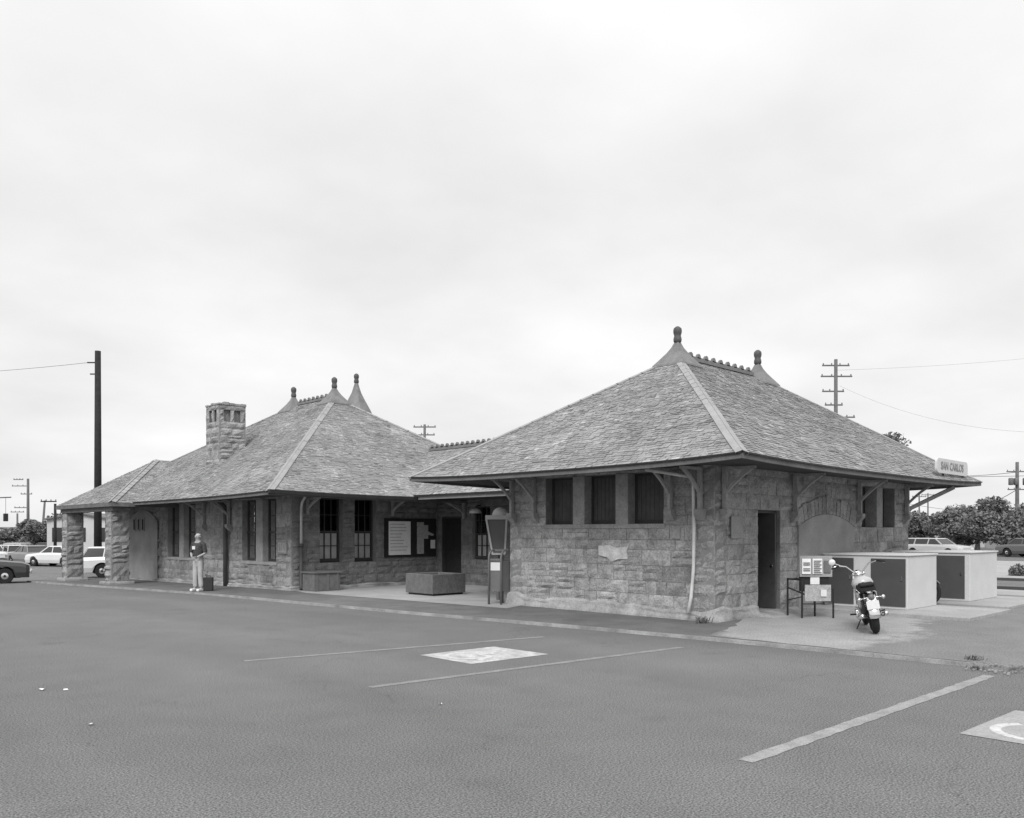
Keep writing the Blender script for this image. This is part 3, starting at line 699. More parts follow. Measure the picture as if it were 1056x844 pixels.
# notice case
nc = MB(); nc.box((16.72, LY0-.05, 1.0), (18.92, LY0+.12, 2.32)); ncs = nc.build('notice_case', M['black'], main)
for a, b, za, zb, mm in ((16.86,17.78,1.08,2.22,'paper'),(18.06,18.36,1.10,2.2,'paper2'),(18.36,18.55,1.62,2.1,'paper2')):
    s_ = MB(); s_.box((a, LY0-.062, za), (b, LY0-.053, zb)); s_.build('poster', M[mm], ncs)
r_ = random.Random(12)
for k in range(9):
    z_ = 2.12-k*.11; s_ = MB(); s_.box((16.92, LY0-.066, z_-.012), (16.92+r_.uniform(.45,.78), LY0-.0635, z_+.012)); s_.build('print_row', M['paper2'], ncs)
s_ = MB(); s_.box((18.66, LY0-.066, 1.28), (18.86, LY0-.053, 1.58)); s_.build('poster', M['paper'], ncs)
s_ = MB(); s_.mesh([(18.5,LY0-.06,1.9),(18.78,LY0-.09,1.78),(18.74,LY0-.1,1.72),(18.52,LY0-.06,1.76)], [(0,1,2,3),(3,2,1,0)]); s_.build('poster', M['paper2'], ncs)
# dressed corner plaque
s_ = MB(); s_.box((LX0-.06, 23.50, 1.18), (LX0-.02, 24.08, 1.58)); pq = s_.build('wall_plaque', M['stonelight'], main, bevel=.008)
s_ = MB()
for a, b, c_, e_ in ((23.50,24.08,1.18,1.22),(23.50,24.08,1.54,1.58),(23.50,23.54,1.22,1.54),(24.04,24.08,1.22,1.54)): s_.box((LX0-.075,a,c_),(LX0-.061,b,e_))
for a in (23.62,23.76,23.90): s_.box((LX0-.068, a, 1.28), (LX0-.061, a+.06, 1.48))
s_.build('plaque_border', M['mortar'], pq)
# rear and far walls
stone_wall('wall', (LX0, LY1), (1,0), (0,1), LX1-LX0, -.3, WT2, [], main, seed=45)
stone_wall('wall', (LX1, LY0), (0,1), (1,0), LY1-LY0, -.3, WT2, [], main, seed=46)
# link wing wall with door and window
WX = 19.0
stone_wall('wall', (WX, NY1), (0,1), (-1,0), LY0-NY1, -.05, 3.0, [(20.54-NY1, 21.4-NY1, .93, 2.72), (22.0-NY1, 23.1-NY1, -.05, 2.4)], main, seed=51, tone=.50, thick=.35)  # stone toned darkest here, standing in for the recess's lack of light
make_window(main, (WX, NY1), (0,1), (-1,0), 20.54-NY1, 21.4-NY1, .95, 2.72, cols=3, rec=.12, blind=1.0)
d_ = MB(); d_.box((WX+.16, 22.06, .06), (WX+.22, 23.04, 2.34)); 
for z_a, z_b in ((.25,1.0),(1.2,2.15)):
    for ya, yb in ((22.16,22.5),(22.6,22.94)): d_.box((WX+.145, ya, z_a), (WX+.162, yb, z_b))
dd = d_.build('door', M['dark'], main, bevel=.006)
fr_ = MB(); fr_.box((WX+.05,22.0,2.34),(WX+.26,23.1,2.4)); fr_.box((WX+.05,22.0,.05),(WX+.26,22.06,2.34)); fr_.box((WX+.05,23.04,.05),(WX+.26,23.1,2.34)); fr_.build('door_frame', M['frame'], main)
hk = MB(); hk.lathe((WX+.12,22.14,1.05), [(.03,-.03),(.035,0),(.02,.03)], 8, axis='x'); hk.build('handle', M['chrome'], dd)
plinth(main, [(LX0, LY1), (LX0, LY0), (19.0, LY0)], [(-1,.3), (-1,-1), (.3,-1)], .12, .10, 15)
# roofs
mdeck, mwarp, mpl = roof(main, 11.65, 24.0, 21.7, 38.2, 3.02, (17.44, 27.5, 6.92), (17.44, 30.5, 6.92), 'y', .07, shing=('x','y'), seed=15)
finial(mdeck, (17.44,27.5,6.95)); finial(mdeck, (17.44,30.5,6.95)); crest(mdeck, (17.44,27.9,6.93), (17.44,30.1,6.93), .3)
finial(mdeck, (20.3,30.3,7.58), 1.0, spire=1.0)
gtb = MB(); n_ = 20
for i in range(n_):
    p = mwarp(Vector((11.6+5.3*i/n_, 21.66, 3.0))); q = mwarp(Vector((11.6+5.3*(i+1)/n_, 21.66, 3.0))); gtb.bar(p, q, .13, .11)
gtb.build('gutter', M['black'], mdeck)
# link wing roof
wr = MB(); ridge = 4.84
E0, E1, Ra, Rb = Vector((16.86,24.2,3.0)), Vector((16.86,15.4,3.0)), Vector((19.5,24.9,ridge)), Vector((19.5,15.4,ridge))
F0, F1 = Vector((22.14,24.2,3.0)), Vector((22.14,15.4,3.0))
wr.mesh([E0,E1,Ra,Rb,F0,F1, E0-Vector((0,0,.05)), E1-Vector((0,0,.05)), F0-Vector((0,0,.05)), F1-Vector((0,0,.05))],
        [(0,1,3,2),(2,3,5,4),(6,8,9,7),(1,7,9,5,3),(0,2,4,8,6)])
wdeck = wr.build('wing_roof', M['soffit'], main)
shingles('shingle_slope', (16.86,23.6,3.0), (16.86,15.4,3.0), (19.5,24.6,ridge), (19.5,15.4,ridge), wdeck, 77, lambda p: p)
fa = MB(); fa.box((16.83,15.4,2.90),(16.88,21.7,2.988)); fa.build('fascia', M['hipcap'], wdeck)
fa = MB(); fa.box((16.76,15.4,2.99),(16.9,21.75,3.05)); fa.build('eave_edge', M['black'], wdeck)
crest(wdeck, (19.5,24.3,ridge), (19.5,18.5,ridge), .27, .08)
s_ = MB(); s_.tube([(17.6,21.5,3.35),(17.55,21.45,3.55),(17.5,21.2,3.66),(17.46,20.95,3.62)], .03, 8); s_.lathe((17.46,20.9,3.60),[(.05,-.08),(.09,-.02),(.07,.06),(.03,.09)],10); s_.build('roof_vent', M['darkpipe'], wdeck)
# porch: hipped cross wing on two stone piers
PX, PY0, PY1, PZ = 10.85, 31.75, 38.05, 2.93
ap = Vector((13.66, 34.9, 4.80)); apB = Vector((16.2, 34.9, 4.80))
pr = MB(); c = [Vector((PX,PY0,PZ)), Vector((15.5,PY0,PZ)), Vector((15.5,PY1,PZ)), Vector((PX,PY1,PZ))]
pr.mesh(c+[ap,apB]+[v-Vector((0,0,.05)) for v in c], [(0,1,5,4),(2,3,4,5),(3,0,4),(1,2,5),(6,9,8,7),(0,6,7,1),(1,7,8,2),(2,8,9,3),(3,9,6,0)])
pdeck = pr.build('porch_roof', M['soffit'], main)
shingles('shingle_slope', c[3], c[0], ap, ap, pdeck, 91, lambda p: p)
shingles('shingle_slope', c[0], c[1], ap, apB, pdeck, 92, lambda p: p)
hb = MB()
for s_y in (1,):
    d = (ap-c[0]).normalized()
    for sd_ in (Vector((-.1,.99,0)), Vector((.99,-.1,0))):
        for i in range(16):
            p = c[0].lerp(ap, i/16); q = c[0].lerp(ap, (i+1)/16+.004); s2 = (sd_-d*sd_.dot(d)).normalized()
            nr = s2.cross(d); nr = nr if nr.z > 0 else -nr
            hb.face([p+nr*.05, q+nr*.04, q+s2*.15+nr*.035, p+s2*.15+nr*.045], rnd.uniform(.85,1.05))
hb.build('hip_cap', M['hipcap'], pdeck)
fa = MB(); zf = PZ-.10
fa.box((PX-.03,PY0-.03,zf-.05),(PX+.03,PY1+.03,PZ-.01)); fa.box((PX+.031,PY0-.03,zf-.05),(15.5,PY0+.03,PZ-.01)); fa.box((PX+.031,PY1-.03,zf-.05),(15.5,PY1+.03,PZ-.01)); fa.build('fascia', M['fascia'], pdeck)
fa = MB(); fa.box((PX+.1,PY0+.15,PZ-.30),(PX+.45,PY1-.15,PZ-.055)); fa.build('porch_beam', M['fascia'], main)
for py in (32.2, 37.25):
    z0_ = gz(0, py)
    w0, wd_, x_ = py, .64, 11.0
    pm = MB(); nm = stone_wall('pier', (x_, w0), (1,0), (0,-1), wd_, z0_-.1, 2.66, [], main, thick=wd_, seed=int(py*10), hmin=.28, hmax=.5, tone=.80, relief=2.6)  # plaza-side face toned darker, its shaded side painted into the stone
    for (P0_, U_, N_) in (((x_, w0), (0,1), (-1,0)), ((x_+wd_, w0), (0,1), (1,0)), ((x_, w0+wd_), (1,0), (0,1))):
        q = stone_wall('pier_face', P0_, U_, N_, wd_, z0_-.1, 2.66, [], nm, thick=.06, seed=int(py*10+P0_[0]*3+P0_[1]), hmin=.28, hmax=.5, tone=.9, relief=2.6)
    ft = MB(); ft.box((x_-.16, w0-.16, z0_-.1), (x_+wd_+.16, w0+wd_+.16, z0_+.16)); ft.build('footing', M['plinth'], nm, bevel=.05)
    cp = MB(); cp.box((x_-.03, w0-.03, 2.66), (x_+wd_+.03, w0+wd_+.03, 2.74)); cp.build('pier_cap', M['stonelight'], nm, bevel=.01)
# chimney
cx0, cx1, cy0, cy1 = 13.5, 14.52, 28.8, 29.85
CO = [(.20,.44,5.82,6.24),(.58,.82,5.82,6.24)]
ch = stone_wall('chimney', (cx0, cy0), (0,1), (-1,0), cy1-cy0, 3.9, 6.42, CO, mdeck, thick=.07, seed=61, hmin=.2, hmax=.36, tone=.98, relief=2.2)
for i, (P0_, U_, N_, l_) in enumerate((((cx0, cy0), (1,0), (0,-1), cx1-cx0), ((cx1, cy0), (0,1), (1,0), cy1-cy0), ((cx0, cy1), (1,0), (0,1), cx1-cx0))):
    stone_wall('chimney_face', P0_, U_, N_, l_, 3.9, 6.42, CO, ch, thick=.06, seed=62+i, hmin=.2, hmax=.36, tone=.9, relief=2.2)
ct = MB(); ct.box((cx0+.11, cy0+.11, 3.9), (cx1-.11, cy1-.11, 6.40), .7); ct.build('flue_lining', M['stone'], ch)
ct = MB(); r_ = random.Random(3)
for k in range(5):
    for l_ in range(5): 
        if k in (0,4) or l_ in (0,4): ct.box((cx0-.03+k*.216, cy0-.03+l_*.222, 6.405), (cx0-.03+k*.216+.20, cy0-.03+l_*.222+.205, 6.455+r_.uniform(0,.07)), r_.uniform(.85,1.1))
ct.build('chimney_crown', M['stone'], ch, bevel=.015)
fl = MB(); 
for a, b_ in (((cx0-.03,cy0-.06,4.24),(cx1+.03,cy0-.06,4.93)),): fl.bar(a, b_, .09, .05)
fl.build('flashing', M['hipcap'], ch)
# brackets and pipes
for y in (27.35, 29.3): make_bracket(main, (LX0, y), (-1,0), 2.96, reach=1.0, zb=2.0)
for x in (13.75, 17.0): make_bracket(main, (x, LY0), (0,-1), 2.96, reach=1.0, zb=2.3, stone=False)
make_bracket(main, (WX, 21.75), (-1,0), 2.93, reach=1.3, zb=2.2, stone=False)
dp = MB(); dp.tube([(12.9,27.5,2.9),(13.1,27.5,2.7),(13.12,27.5,2.4),(13.12,27.5,-.05)], .08, 8); dp.build('downpipe', M['darkpipe'], main, smooth=True)
dp = MB(); dp.tube([(13.46,22.85,2.93),(13.5,23.1,2.78),(13.5,23.16,2.6),(13.5,23.16,1.45)], .042, 8); dq = dp.build('downpipe', M['pipe'], main, smooth=True)
dp = MB(); dp.tube([(13.5,23.16,1.449),(13.5,23.16,.25),(13.45,23.05,.1)], .062, 8); dp.tube([(13.5,23.16,1.40),(13.5,23.16,1.50)], .08, 8); dp.build('pipe_boot', M['darkpipe'], dq, smooth=True)

# ================================================================== THINGS ROUND THE STATION
# station sign on the eave
sg = empty('station_sign', (24.2, 7.95, 3.42)); tag(sg, 'white round-ended name board reading SAN CARLOS on the right roof edge', 'sign')
def rounded(mb, x0, x1, z0, z1, ya, yb, r=.12, n=5):
    pts = []
    for cx_, cz_, s0 in ((x1-r, z1-r, 0), (x0+r, z1-r, 90), (x0+r, z0+r, 180), (x1-r, z0+r, 270)):
        for k in range(n+1): t = R(s0+90*k/n); pts.append((cx_+r*math.cos(t), cz_+r*math.sin(t)))
    m_ = len(pts)
    mb.mesh([(x, ya, z) for x, z in pts]+[(x, yb, z) for x, z in pts], [tuple(reversed(range(m_))), tuple(range(m_, 2*m_))] + [(k, (k+1) % m_, m_+(k+1) % m_, m_+k) for k in range(m_)])
mb = MB(); rounded(mb, 22.85, 25.15, 3.38, 3.76, 7.86, 7.92); mb.build('board', M['locker'], sg)
mb = MB()
for x in (23.5, 25.0): mb.bar((x, 7.94, 3.25), (x, 7.94, 3.72), .05, .04, up=(0,1,0))
mb.build('post', M['black'], sg)
def text_mesh(name, s, loc, size, rot, m, parent, ext=.004):
    cu = bpy.data.curves.new(name, 'FONT'); cu.body = s; cu.size = size; cu.align_x = 'CENTER'; cu.align_y = 'CENTER'; cu.extrude = ext; cu.offset = .006
    t = bpy.data.objects.new(name, cu); COL.objects.link(t)
    me = bpy.data.meshes.new_from_object(t); bpy.data.objects.remove(t)
    me.materials.clear(); me.materials.append(m); o = link(bpy.data.objects.new(name, me)); o.rotation_euler = rot
    if parent: o.parent = parent
    o.location = Vector(loc)-base_of(parent); return o
text_mesh('lettering', 'SAN', (23.38, 7.853, 3.57), .28, (R(90),0,0), M['letter'], sg); text_mesh('lettering', 'CARLOS', (24.27, 7.853, 3.57), .28, (R(90),0,0), M['letter'], sg)

# lockers
def locker(x0, x1, y0, y1, z0, h, label, doors):
    r = empty('bicycle_locker', ((x0+x1)/2, (y0+y1)/2, z0)); tag(r, label, 'locker', 'bicycle lockers beside the near building')
    b = MB(); b.box((x0, y0, z0), (x1, y1, z0+h-.04)); b.build('body', M['locker'], r, bevel=.012)
    t = MB(); t.box((x0-.03, y0-.03, z0+h-.038), (x1+.03, y1+.03, z0+h)); t.build('lid', M['locker'], r, bevel=.01)
    for a, c_ in doors:
        d = MB(); d.box((x0-.018, a, z0+.06), (x0-.001, c_, z0+h-.10)); do = d.build('door', M['lockerdoor'], r)
        k = MB(); k.box((x0-.035, a+.06, z0+h*.52), (x0-.018, a+.10, z0+h*.60)); k.build('handle', M['chrome'], do)
    return r
SL = MB(); SL.box((18.35,5.7,-.05),(21.1,9.14,.135)); tag(SL.build('locker_slab', M['concrete'], bevel=.015), kind='structure')
SL = MB(); SL.box((22.0,6.0,-.05),(25.6,9.05,.115)); tag(SL.build('locker_slab', M['concrete'], bevel=.015), kind='structure')
locker(19.2, 20.95, 7.22, 9.12, .136, 1.22, 'pale bicycle locker with two dark doors against the wall behind the motorcycle', [(7.26,8.02),(8.42,9.10)])
locker(22.95, 25.1, 7.12, 9.0, .116, 1.24, 'farther pale bicycle locker with dark door, standing right of the gap', [(7.24,8.9)])

# newspaper rack
nr_ = empty('notice_rack', (17.0, 8.45, PT)); tag(nr_, 'rack with two pale printed boards on black iron legs left of the motorcycle', 'rack')
# local directions across the view
ux, uy = .716, -.698
def rk(u, d, z): return (16.88+ux*u+.698*d, 8.3+uy*u+.716*d, PT+z)
lg = []
for u, d, z in ((-.42,.25,.82),(-.25,-.15,.82),(.16,.25,.62),(.40,-.15,.62)):
    l_ = MB(); l_.bar(rk(u,d,0), rk(u,d,z), .03, .03); l_.build('leg', M['black'], nr_)
l_ = MB(); l_.bar(rk(-.42,.25,.80), rk(-.25,-.15,.80), .03, .03); l_.bar(rk(-.42,.25,.80), rk(.4,.25,.80), .03, .03); l_.bar(rk(-.25,-.15,.30), rk(.4,-.15,.30), .02, .02)
l_.bar(rk(-.42,.25,.35), rk(-.25,-.15,.45), .02, .02); l_.bar(rk(0,-.14,.42), rk(.16,.25,.18), .03, .03); l_.bar(rk(-.42,.25,.62), rk(-.2,-.14,.5), .025, .025); l_.build('brace', M['black'], nr_)
bk = MB(); bk.bar(rk(.06,.02,.55), rk(.06,.02,.92), .62, .03, up=(.698,.716,0)); bk.build('back_panel', M['black'], nr_)
def panel(u0, u1, z0, z1, d, m, nm, par):
    b = MB(); A, B_ = rk(u0,d,0), rk(u1,d,0); o = Vector((-.698,-.716,0))*.02
    v = [(A[0],A[1],PT+z0),(B_[0],B_[1],PT+z0),(B_[0],B_[1],PT+z1),(A[0],A[1],PT+z1)]
    b.mesh([Vector(p) for p in v]+[Vector(p)+o for p in v], [(3,2,1,0),(4,5,6,7),(0,1,5,4),(1,2,6,5),(2,3,7,6),(3,0,4,7)]); return b.build(nm, m, par)
b1 = panel(-.26, .42, .86, 1.30, -.02, M['panel2'], 'upper_board', nr_)
b2 = panel(-.2, .34, .36, .70, -.16, M['paper2'], 'lower_board', nr_)
panel(-.22, -.04, .92, 1.24, -.05, M['paper'], 'sheet', b1); panel(.0, .20, .92, 1.24, -.05, M['paper'], 'sheet', b1); panel(.24, .38, .95, 1.20, -.05, M['grey'], 'sheet', b1)
panel(.12, .24, .46, .60, -.19, M['white'], 'sheet', b2)
for k in range(7):
    panel(-.20, -.06, .95+k*.04, .962+k*.04, -.075, M['grey'], 'print_row', b1) if k % 3 else None
    panel(.02, .18-.03*(k % 2), .95+k*.04, .962+k*.04, -.075, M['grey'], 'print_row', b1)
panel(-.03, .16, .70, .86, .0, M['paper'], 'board_post', nr_)

# concrete planter and low bin
def tub(name, x0, x1, y0, y1, z0, z1, label, cat, m, rim=.10, fill=None):
    r = empty(name, ((x0+x1)/2, (y0+y1)/2, z0)); tag(r, label, cat)
    b = MB(); b.box((x0, y0, z0+.05), (x1, y0+rim, z1)); b.box((x0, y1-rim, z0+.05), (x1, y1, z1)); b.box((x0, y0+rim, z0+.05), (x0+rim, y1-rim, z1)); b.box((x1-rim, y0+rim, z0+.05), (x1, y1-rim, z1)); b.build('tub', m, r, bevel=.012)
    b = MB(); b.box((x0+rim, y0+rim, z0+.1), (x1-rim, y1-rim, z1-.08)); b.build('soil', M['gravel'], r)
    b = MB(); b.box((x0+.06, y0+.06, z0), (x1-.06, y1-.06, z0+.05)); b.build('foot', M['black'], r)
    return r
tub('planter', 14.86, 16.08, 18.42, 19.66, PT+.006, .66, 'empty square pebbled concrete planter standing alone in the plaza', 'planter', M['planter'])
bx_ = empty('luggage_box', (13.98, 22.6, PT)); tag(bx_, 'low weathered box with dark lid beneath the windows beside the corner drainpipe', 'box')
b = MB(); b.box((13.45,22.30,PT+.006),(14.35,23.0,.60)); b.build('body', M['planter'], bx_, bevel=.015)
b = MB(); b.box((13.41,22.26,.60),(14.39,23.04,.65)); b.build('lid', M['grey'], bx_, bevel=.01)
for x in (13.50, 13.88, 14.22):
    b = MB(); b.box((x, 22.285, PT+.02), (x+.07, 22.299, .59)); b.build('batten', M['grey'], bx_)

# tubular mail/news stand at the corner
ms = empty('mail_drop_stand', (14.3, 15.5, PT)); tag(ms, 'narrow grey drop box with arched tubular frame at the corner of the near building', 'drop box')
def vw(x, y, u, d, z): return (x+ux*u+.698*d, y+uy*u+.716*d, z)
def vw(x, y, u, d, z, a=R(-42)):   # box axes: u across, d back, turned clockwise
    c_, s_ = math.cos(a), math.sin(a); U_, D_ = u, d
    uu, dd2 = U_*math.cos(R(12))+D_*math.sin(R(38)), D_*math.cos(R(38))-U_*math.sin(R(12))
    return (x+ux*uu+.698*dd2, y+uy*uu+.716*dd2, z)
for sgn, dd_ in ((-1,0),(1,.0)):
    fr_ = MB(); pts = [vw(14.40,15.27,sgn*.155,-.12,PT), vw(14.40,15.27,sgn*.155,-.12,1.18)]
    for k in range(7): t = R(90*k/6); pts.append(vw(14.40,15.27,sgn*.155,-.12+.16*(1-math.cos(t)),1.2+.2*math.sin(t)))
    pts += [vw(14.40,15.27,sgn*.155,.34,1.40)]
    pts += [vw(14.40,15.27,sgn*.155,.42,1.3), vw(14.40,15.27,sgn*.155,.42,PT)]
    fr_.tube(pts, .028, 8); fr_.build('side_frame', M['grey'], ms, smooth=True)
b = MB()
A_ = [vw(14.40,15.27,u,d,0) for u, d in ((-.15,-.09),(.15,-.09),(.15,.38),(-.15,.38))]
b.mesh([(p[0],p[1],z) for z in (.38,1.12) for p in A_], [(0,1,2,3),(7,6,5,4),(0,4,5,1),(1,5,6,2),(2,6,7,3),(3,7,4,0)]); b.build('body', M['grey'], ms)
b = MB(); b.bar(vw(14.40,15.27,-.15,-.1,1.17), vw(14.40,15.27,.15,-.1,1.17), .02, .05); b.bar(vw(14.40,15.27,-.18,.1,1.40), vw(14.40,15.27,.18,.1,1.40), .05, .05); b.build('crossbar', M['grey'], ms)
b = MB(); A_ = [vw(14.40,15.27,u,-.105,0) for u in (-.12,.12)]; b.mesh([(A_[0][0],A_[0][1],.90),(A_[1][0],A_[1][1],.90),(A_[1][0],A_[1][1],1.10),(A_[0][0],A_[0][1],1.10)], [(0,1,2,3)]); b.build('label_plate', M['white'], ms)
def vw(x, y, u, d, z): return (x+ux*u+.698*d, y+uy*u+.716*d, z)
# pay phone
ph = empty('payphone_kiosk', (15.1,16.6,PT)); tag(ph, 'payphone kiosk with pale tapering frame and white domed top behind the drop box', 'payphone')
def pv(u, d, z): return vw(15.17, 16.15, u, d, z)
b = MB()
for u0_, u1_ in ((-.27,-.10),(.27,.22)): b.bar(pv(u1_,0,1.28), pv(u0_,0,2.22), .04, .05)
b.bar(pv(-.29,0,2.24), pv(.29,0,2.24), .12, .11); b.bar(pv(-.12,0,1.28), pv(.22,0,1.28), .05, .05)
b.build('hood_frame', M['locker'], ph)
b = MB(); P_ = [pv(-.24,.04,2.2), pv(.24,.04,2.2), pv(.2,.04,1.3), pv(-.08,.04,1.3)]; Q_ = [pv(-.22,.4,2.2), pv(.24,.4,2.2), pv(.2,.4,1.3), pv(-.08,.4,1.3)]
b.mesh(P_+Q_, [(3,2,1,0),(4,5,6,7),(0,1,5,4),(1,2,6,5),(2,3,7,6),(3,0,4,7)]); b.build('shell', M['grey'], ph)
b = MB(); b.tube([pv(.05,.2,PT), pv(.05,.2,1.3)], .06, 10); b.build('post', M['grey'], ph)
b = MB(); b.lathe(pv(.12,.2,2.29), [(.24,0),(.235,.05),(.2,.13),(.13,.19),(.04,.22)], 14); b.build('dome', M['white'], ph, smooth=True)
# lamp over the wing window
lp = empty('wall_lamp', (18.9,20.95,2.5)); tag(lp, 'white dome-shaped wall lamp above the recessed window behind the payphone', 'lamp')
b = MB(); b.lathe((18.72,20.95,2.50), [(.21,-.02),(.2,.05),(.15,.12),(.07,.16),(.03,.17)], 14); b.build('lamp_shade', M['white'], lp, smooth=True)
b = MB(); b.tube([(18.72,20.95,2.66),(18.78,20.95,2.74),(18.95,20.95,2.74)], .018, 6); b.build('arm', M['black'], lp)

# ------------------------------------------------------------------ motorcycle
def motorcycle(dark=False):
    r = empty('motorcycle'); paint = M['car_dark'] if dark else M['car_light']; CH = M['grey'] if dark else M['chrome']
    def wheel(y, rad, w):
        t = MB(); prof = []
        n_ = 28; m_ = 8; vs_ = []; fs = []
        for i in range(n_):
            a = 2*math.pi*i/n_
            for j in range(m_):
                b_ = 2*math.pi*j/m_; rr = rad-w*.5+math.cos(b_)*w*.5
                vs_.append((math.sin(b_)*w*.5, y+math.cos(a)*rr, rad+math.sin(a)*rr))
        for i in range(n_):
            for j in range(m_): fs.append((i*m_+j, i*m_+(j+1) % m_, ((i+1) % n_)*m_+(j+1) % m_, ((i+1) % n_)*m_+j))
        t.mesh(vs_, fs); w_ = t.build('wheel', M['rubber'], r, smooth=True)
        q = MB()
        q.tube([(0, y+math.cos(2*math.pi*i/28)*(rad-w), rad+math.sin(2*math.pi*i/28)*(rad-w)) for i in range(29)], .014, 6, caps=False)
        for i in range(14):
            a = 2*math.pi*i/14; q.tube([((-1)**i*.03, y, rad), (0, y+math.cos(a)*(rad-w), rad+math.sin(a)*(rad-w))], .004, 4)
        q.lathe((0, y, rad), [(.03,-.06),(.06,-.03),(.06,.03),(.03,.06)], 10, axis='x'); q.build('rim', CH, w_, smooth=True)
    wheel(-.70, .33, .13); wheel(.78, .34, .10)
    def fender(y, rad, a0_, a1_, w, nm, mt):
        b = MB(); vs_ = []; n_ = 14; off = (-.5,-.42,0,.42,.5)
        for i in range(n_+1):
            a = R(a0_+(a1_-a0_)*i/n_)
            for o_ in off: rr = rad+.035-abs(o_)*.06; vs_.append((o_*w, y+math.cos(a)*rr, .33+math.sin(a)*rr))
        b.mesh(vs_, [(i*5+j, i*5+j+1, (i+1)*5+j+1, (i+1)*5+j) for i in range(n_) for j in range(4)])
        o = b.build(nm, mt, r, smooth=True); md = o.modifiers.new('s', 'SOLIDIFY'); md.thickness = .006; return o
    rf = fender(-.70, .34, 40, 185, .17, 'rear_fender', CH); fender(.78, .35, 35, 160, .12, 'front_fender', CH)
    # frame and engine
    b = MB(); b.tube([(0,-.62,.62),(0,-.1,.66),(0,.42,.86)], .022, 8); 
    for sx in (-1,1): b.tube([(sx*.07,-.70,.33),(sx*.11,-.3,.36),(sx*.13,.1,.20),(sx*.10,.36,.26),(0,.46,.80)], .018, 8); b.tube([(sx*.12,-.68,.35),(sx*.11,-.50,.70)], .026, 8)
    b.build('frame', M['black'], r, smooth=True)
    b = MB(); b.box((-.17,-.12,.22),(.17,.22,.42)); b.lathe((0,.08,.40), [(.11,0),(.11,.24),(.09,.27)], 12)
    for k in range(6): b.box((-.15,-.06,.43+k*.035),(.15,.22,.445+k*.035))
    b.box((-.21,-.08,.26),(.21,.1,.38)); b.build('engine', CH if not dark else M['grey'], r, bevel=.015)
    b = MB()   # tank
    prof = [(.03,-.15),(.13,-.13),(.17,-.02),(.16,.12),(.13,.26),(.03,.34)]
    vs_ = []; n_ = 10
    for rr, yy in prof:
        for k in range(n_):
            a = 2*math.pi*k/n_; vs_.append((rr*math.cos(a)*1.12, .10+yy, .84+rr*math.sin(a)*.82))
    b.mesh(vs_, [(i*n_+k, i*n_+(k+1) % n_, (i+1)*n_+(k+1) % n_, (i+1)*n_+k) for i in range(len(prof)-1) for k in range(n_)]); b.build('fuel_tank', paint, r, smooth=True)
    b = MB(); b.box((-.13,-.72,.74),(.13,.0,.83)); b.box((-.12,-.76,.83),(.12,-.36,.88)); b.build('seat', M['rubber'], r, bevel=.035)
    b = MB()
    for sx in (-1,1): b.box((sx*.10,-.36,.44),(sx*.165,-.08,.70))
    b.build('side_cover', paint, r, bevel=.02)
    for sx in (-1,1):
        b = MB(); b.tube([(sx*.11,.26,.52),(sx*.17,.32,.34),(sx*.19,.1,.24),(sx*.19,-.35,.27),(sx*.19,-.42,.28),(sx*.19,-1.0,.36)], [.02,.02,.022,.025,.042,.038], 10); b.build('exhaust', CH, r, smooth=True)
    b = MB()
    for sx in (-1,1): b.tube([(sx*.09,.80,.34),(sx*.09,.50,1.02)], .024, 8)
    b.bar((-.12,.51,.98),(.12,.51,.98),.05,.03); b.build('fork', CH, r, smooth=True)
    hb_ = MB(); pts = [(-.44,.22,1.19),(-.34,.28,1.20),(-.20,.40,1.16),(-.08,.46,1.03),(.08,.46,1.03),(.20,.40,1.16),(.34,.28,1.20),(.44,.22,1.17)]
    hb_.tube(pts, .014, 8); hh = hb_.build('handlebar', CH, r, smooth=True)
    for sx in (-1,1):
        b = MB(); b.tube([(sx*.33,.285,1.20),(sx*.46,.205,1.165)], .02, 8); b.build('grip', M['rubber'], hh, smooth=True)
        b = MB(); b.tube([(sx*.36,.30,1.19),(sx*.46,.27,1.14)], .008, 6); b.build('lever', CH, hh)
        if sx < 0: b = MB(); b.tube([(sx*.30,.32,1.20),(sx*.40,.34,1.26)], .006, 6); b.lathe((sx*.43,.34,1.28), [(.055,-.012),(.062,0),(.05,.012)], 14, axis='y'); b.build('mirror', M['white'], hh, smooth=True)
    b = MB(); b.lathe((0,.60,.96), [(.05,-.1),(.09,-.04),(.1,.04),(.09,.06)], 14, axis='y'); b.build('headlight', CH, r, smooth=True)
    b = MB(); b.lathe((0,-1.02,.66), [(.045,-.03),(.055,0),(.05,.04)], 10, axis='y'); b.build('tail_light', M['grey'], r, smooth=True)
    for sx in (-1,1):
        b = MB(); b.tube([(0,-.92,.66),(sx*.17,-.95,.64)], .008, 6); b.lathe((sx*.19,-.95,.64), [(.025,-.04),(.038,0),(.03,.03)], 10, axis='y'); b.build('indicator', CH, r, smooth=True)
    b = MB(); b.box((-.10,-1.075,.46),(.10,-1.065,.60)); b.build('licence_plate', M['white'], r)
    b = MB(); b.tube([(-.12,.02,.24),(-.26,-.06,.02)], .012, 6); b.build('kickstand', M['black'], r)
    b = MB()
    for sx in (-1,1): b.tube([(sx*.12,.12,.28),(sx*.30,.12,.30)], .016, 8)
    b.build('footpeg', M['rubber'], r)
    return r
bike = motorcycle(); tag(bike, 'parked chrome motorcycle seen from behind on the pale concrete before the lockers', 'motorcycle')
bike.location = (15.62, 6.52, PT+.006); bike.rotation_euler = (0, R(-10), R(-61)); bike.scale = (1.02,)*3
bike2 = motorcycle(True); tag(bike2, 'dark motorcycle mostly hidden in the gap between the two lockers', 'motorcycle')
bike2.location = (21.15, 8.35, .06); bike2.rotation_euler = (0, R(-6), R(205))

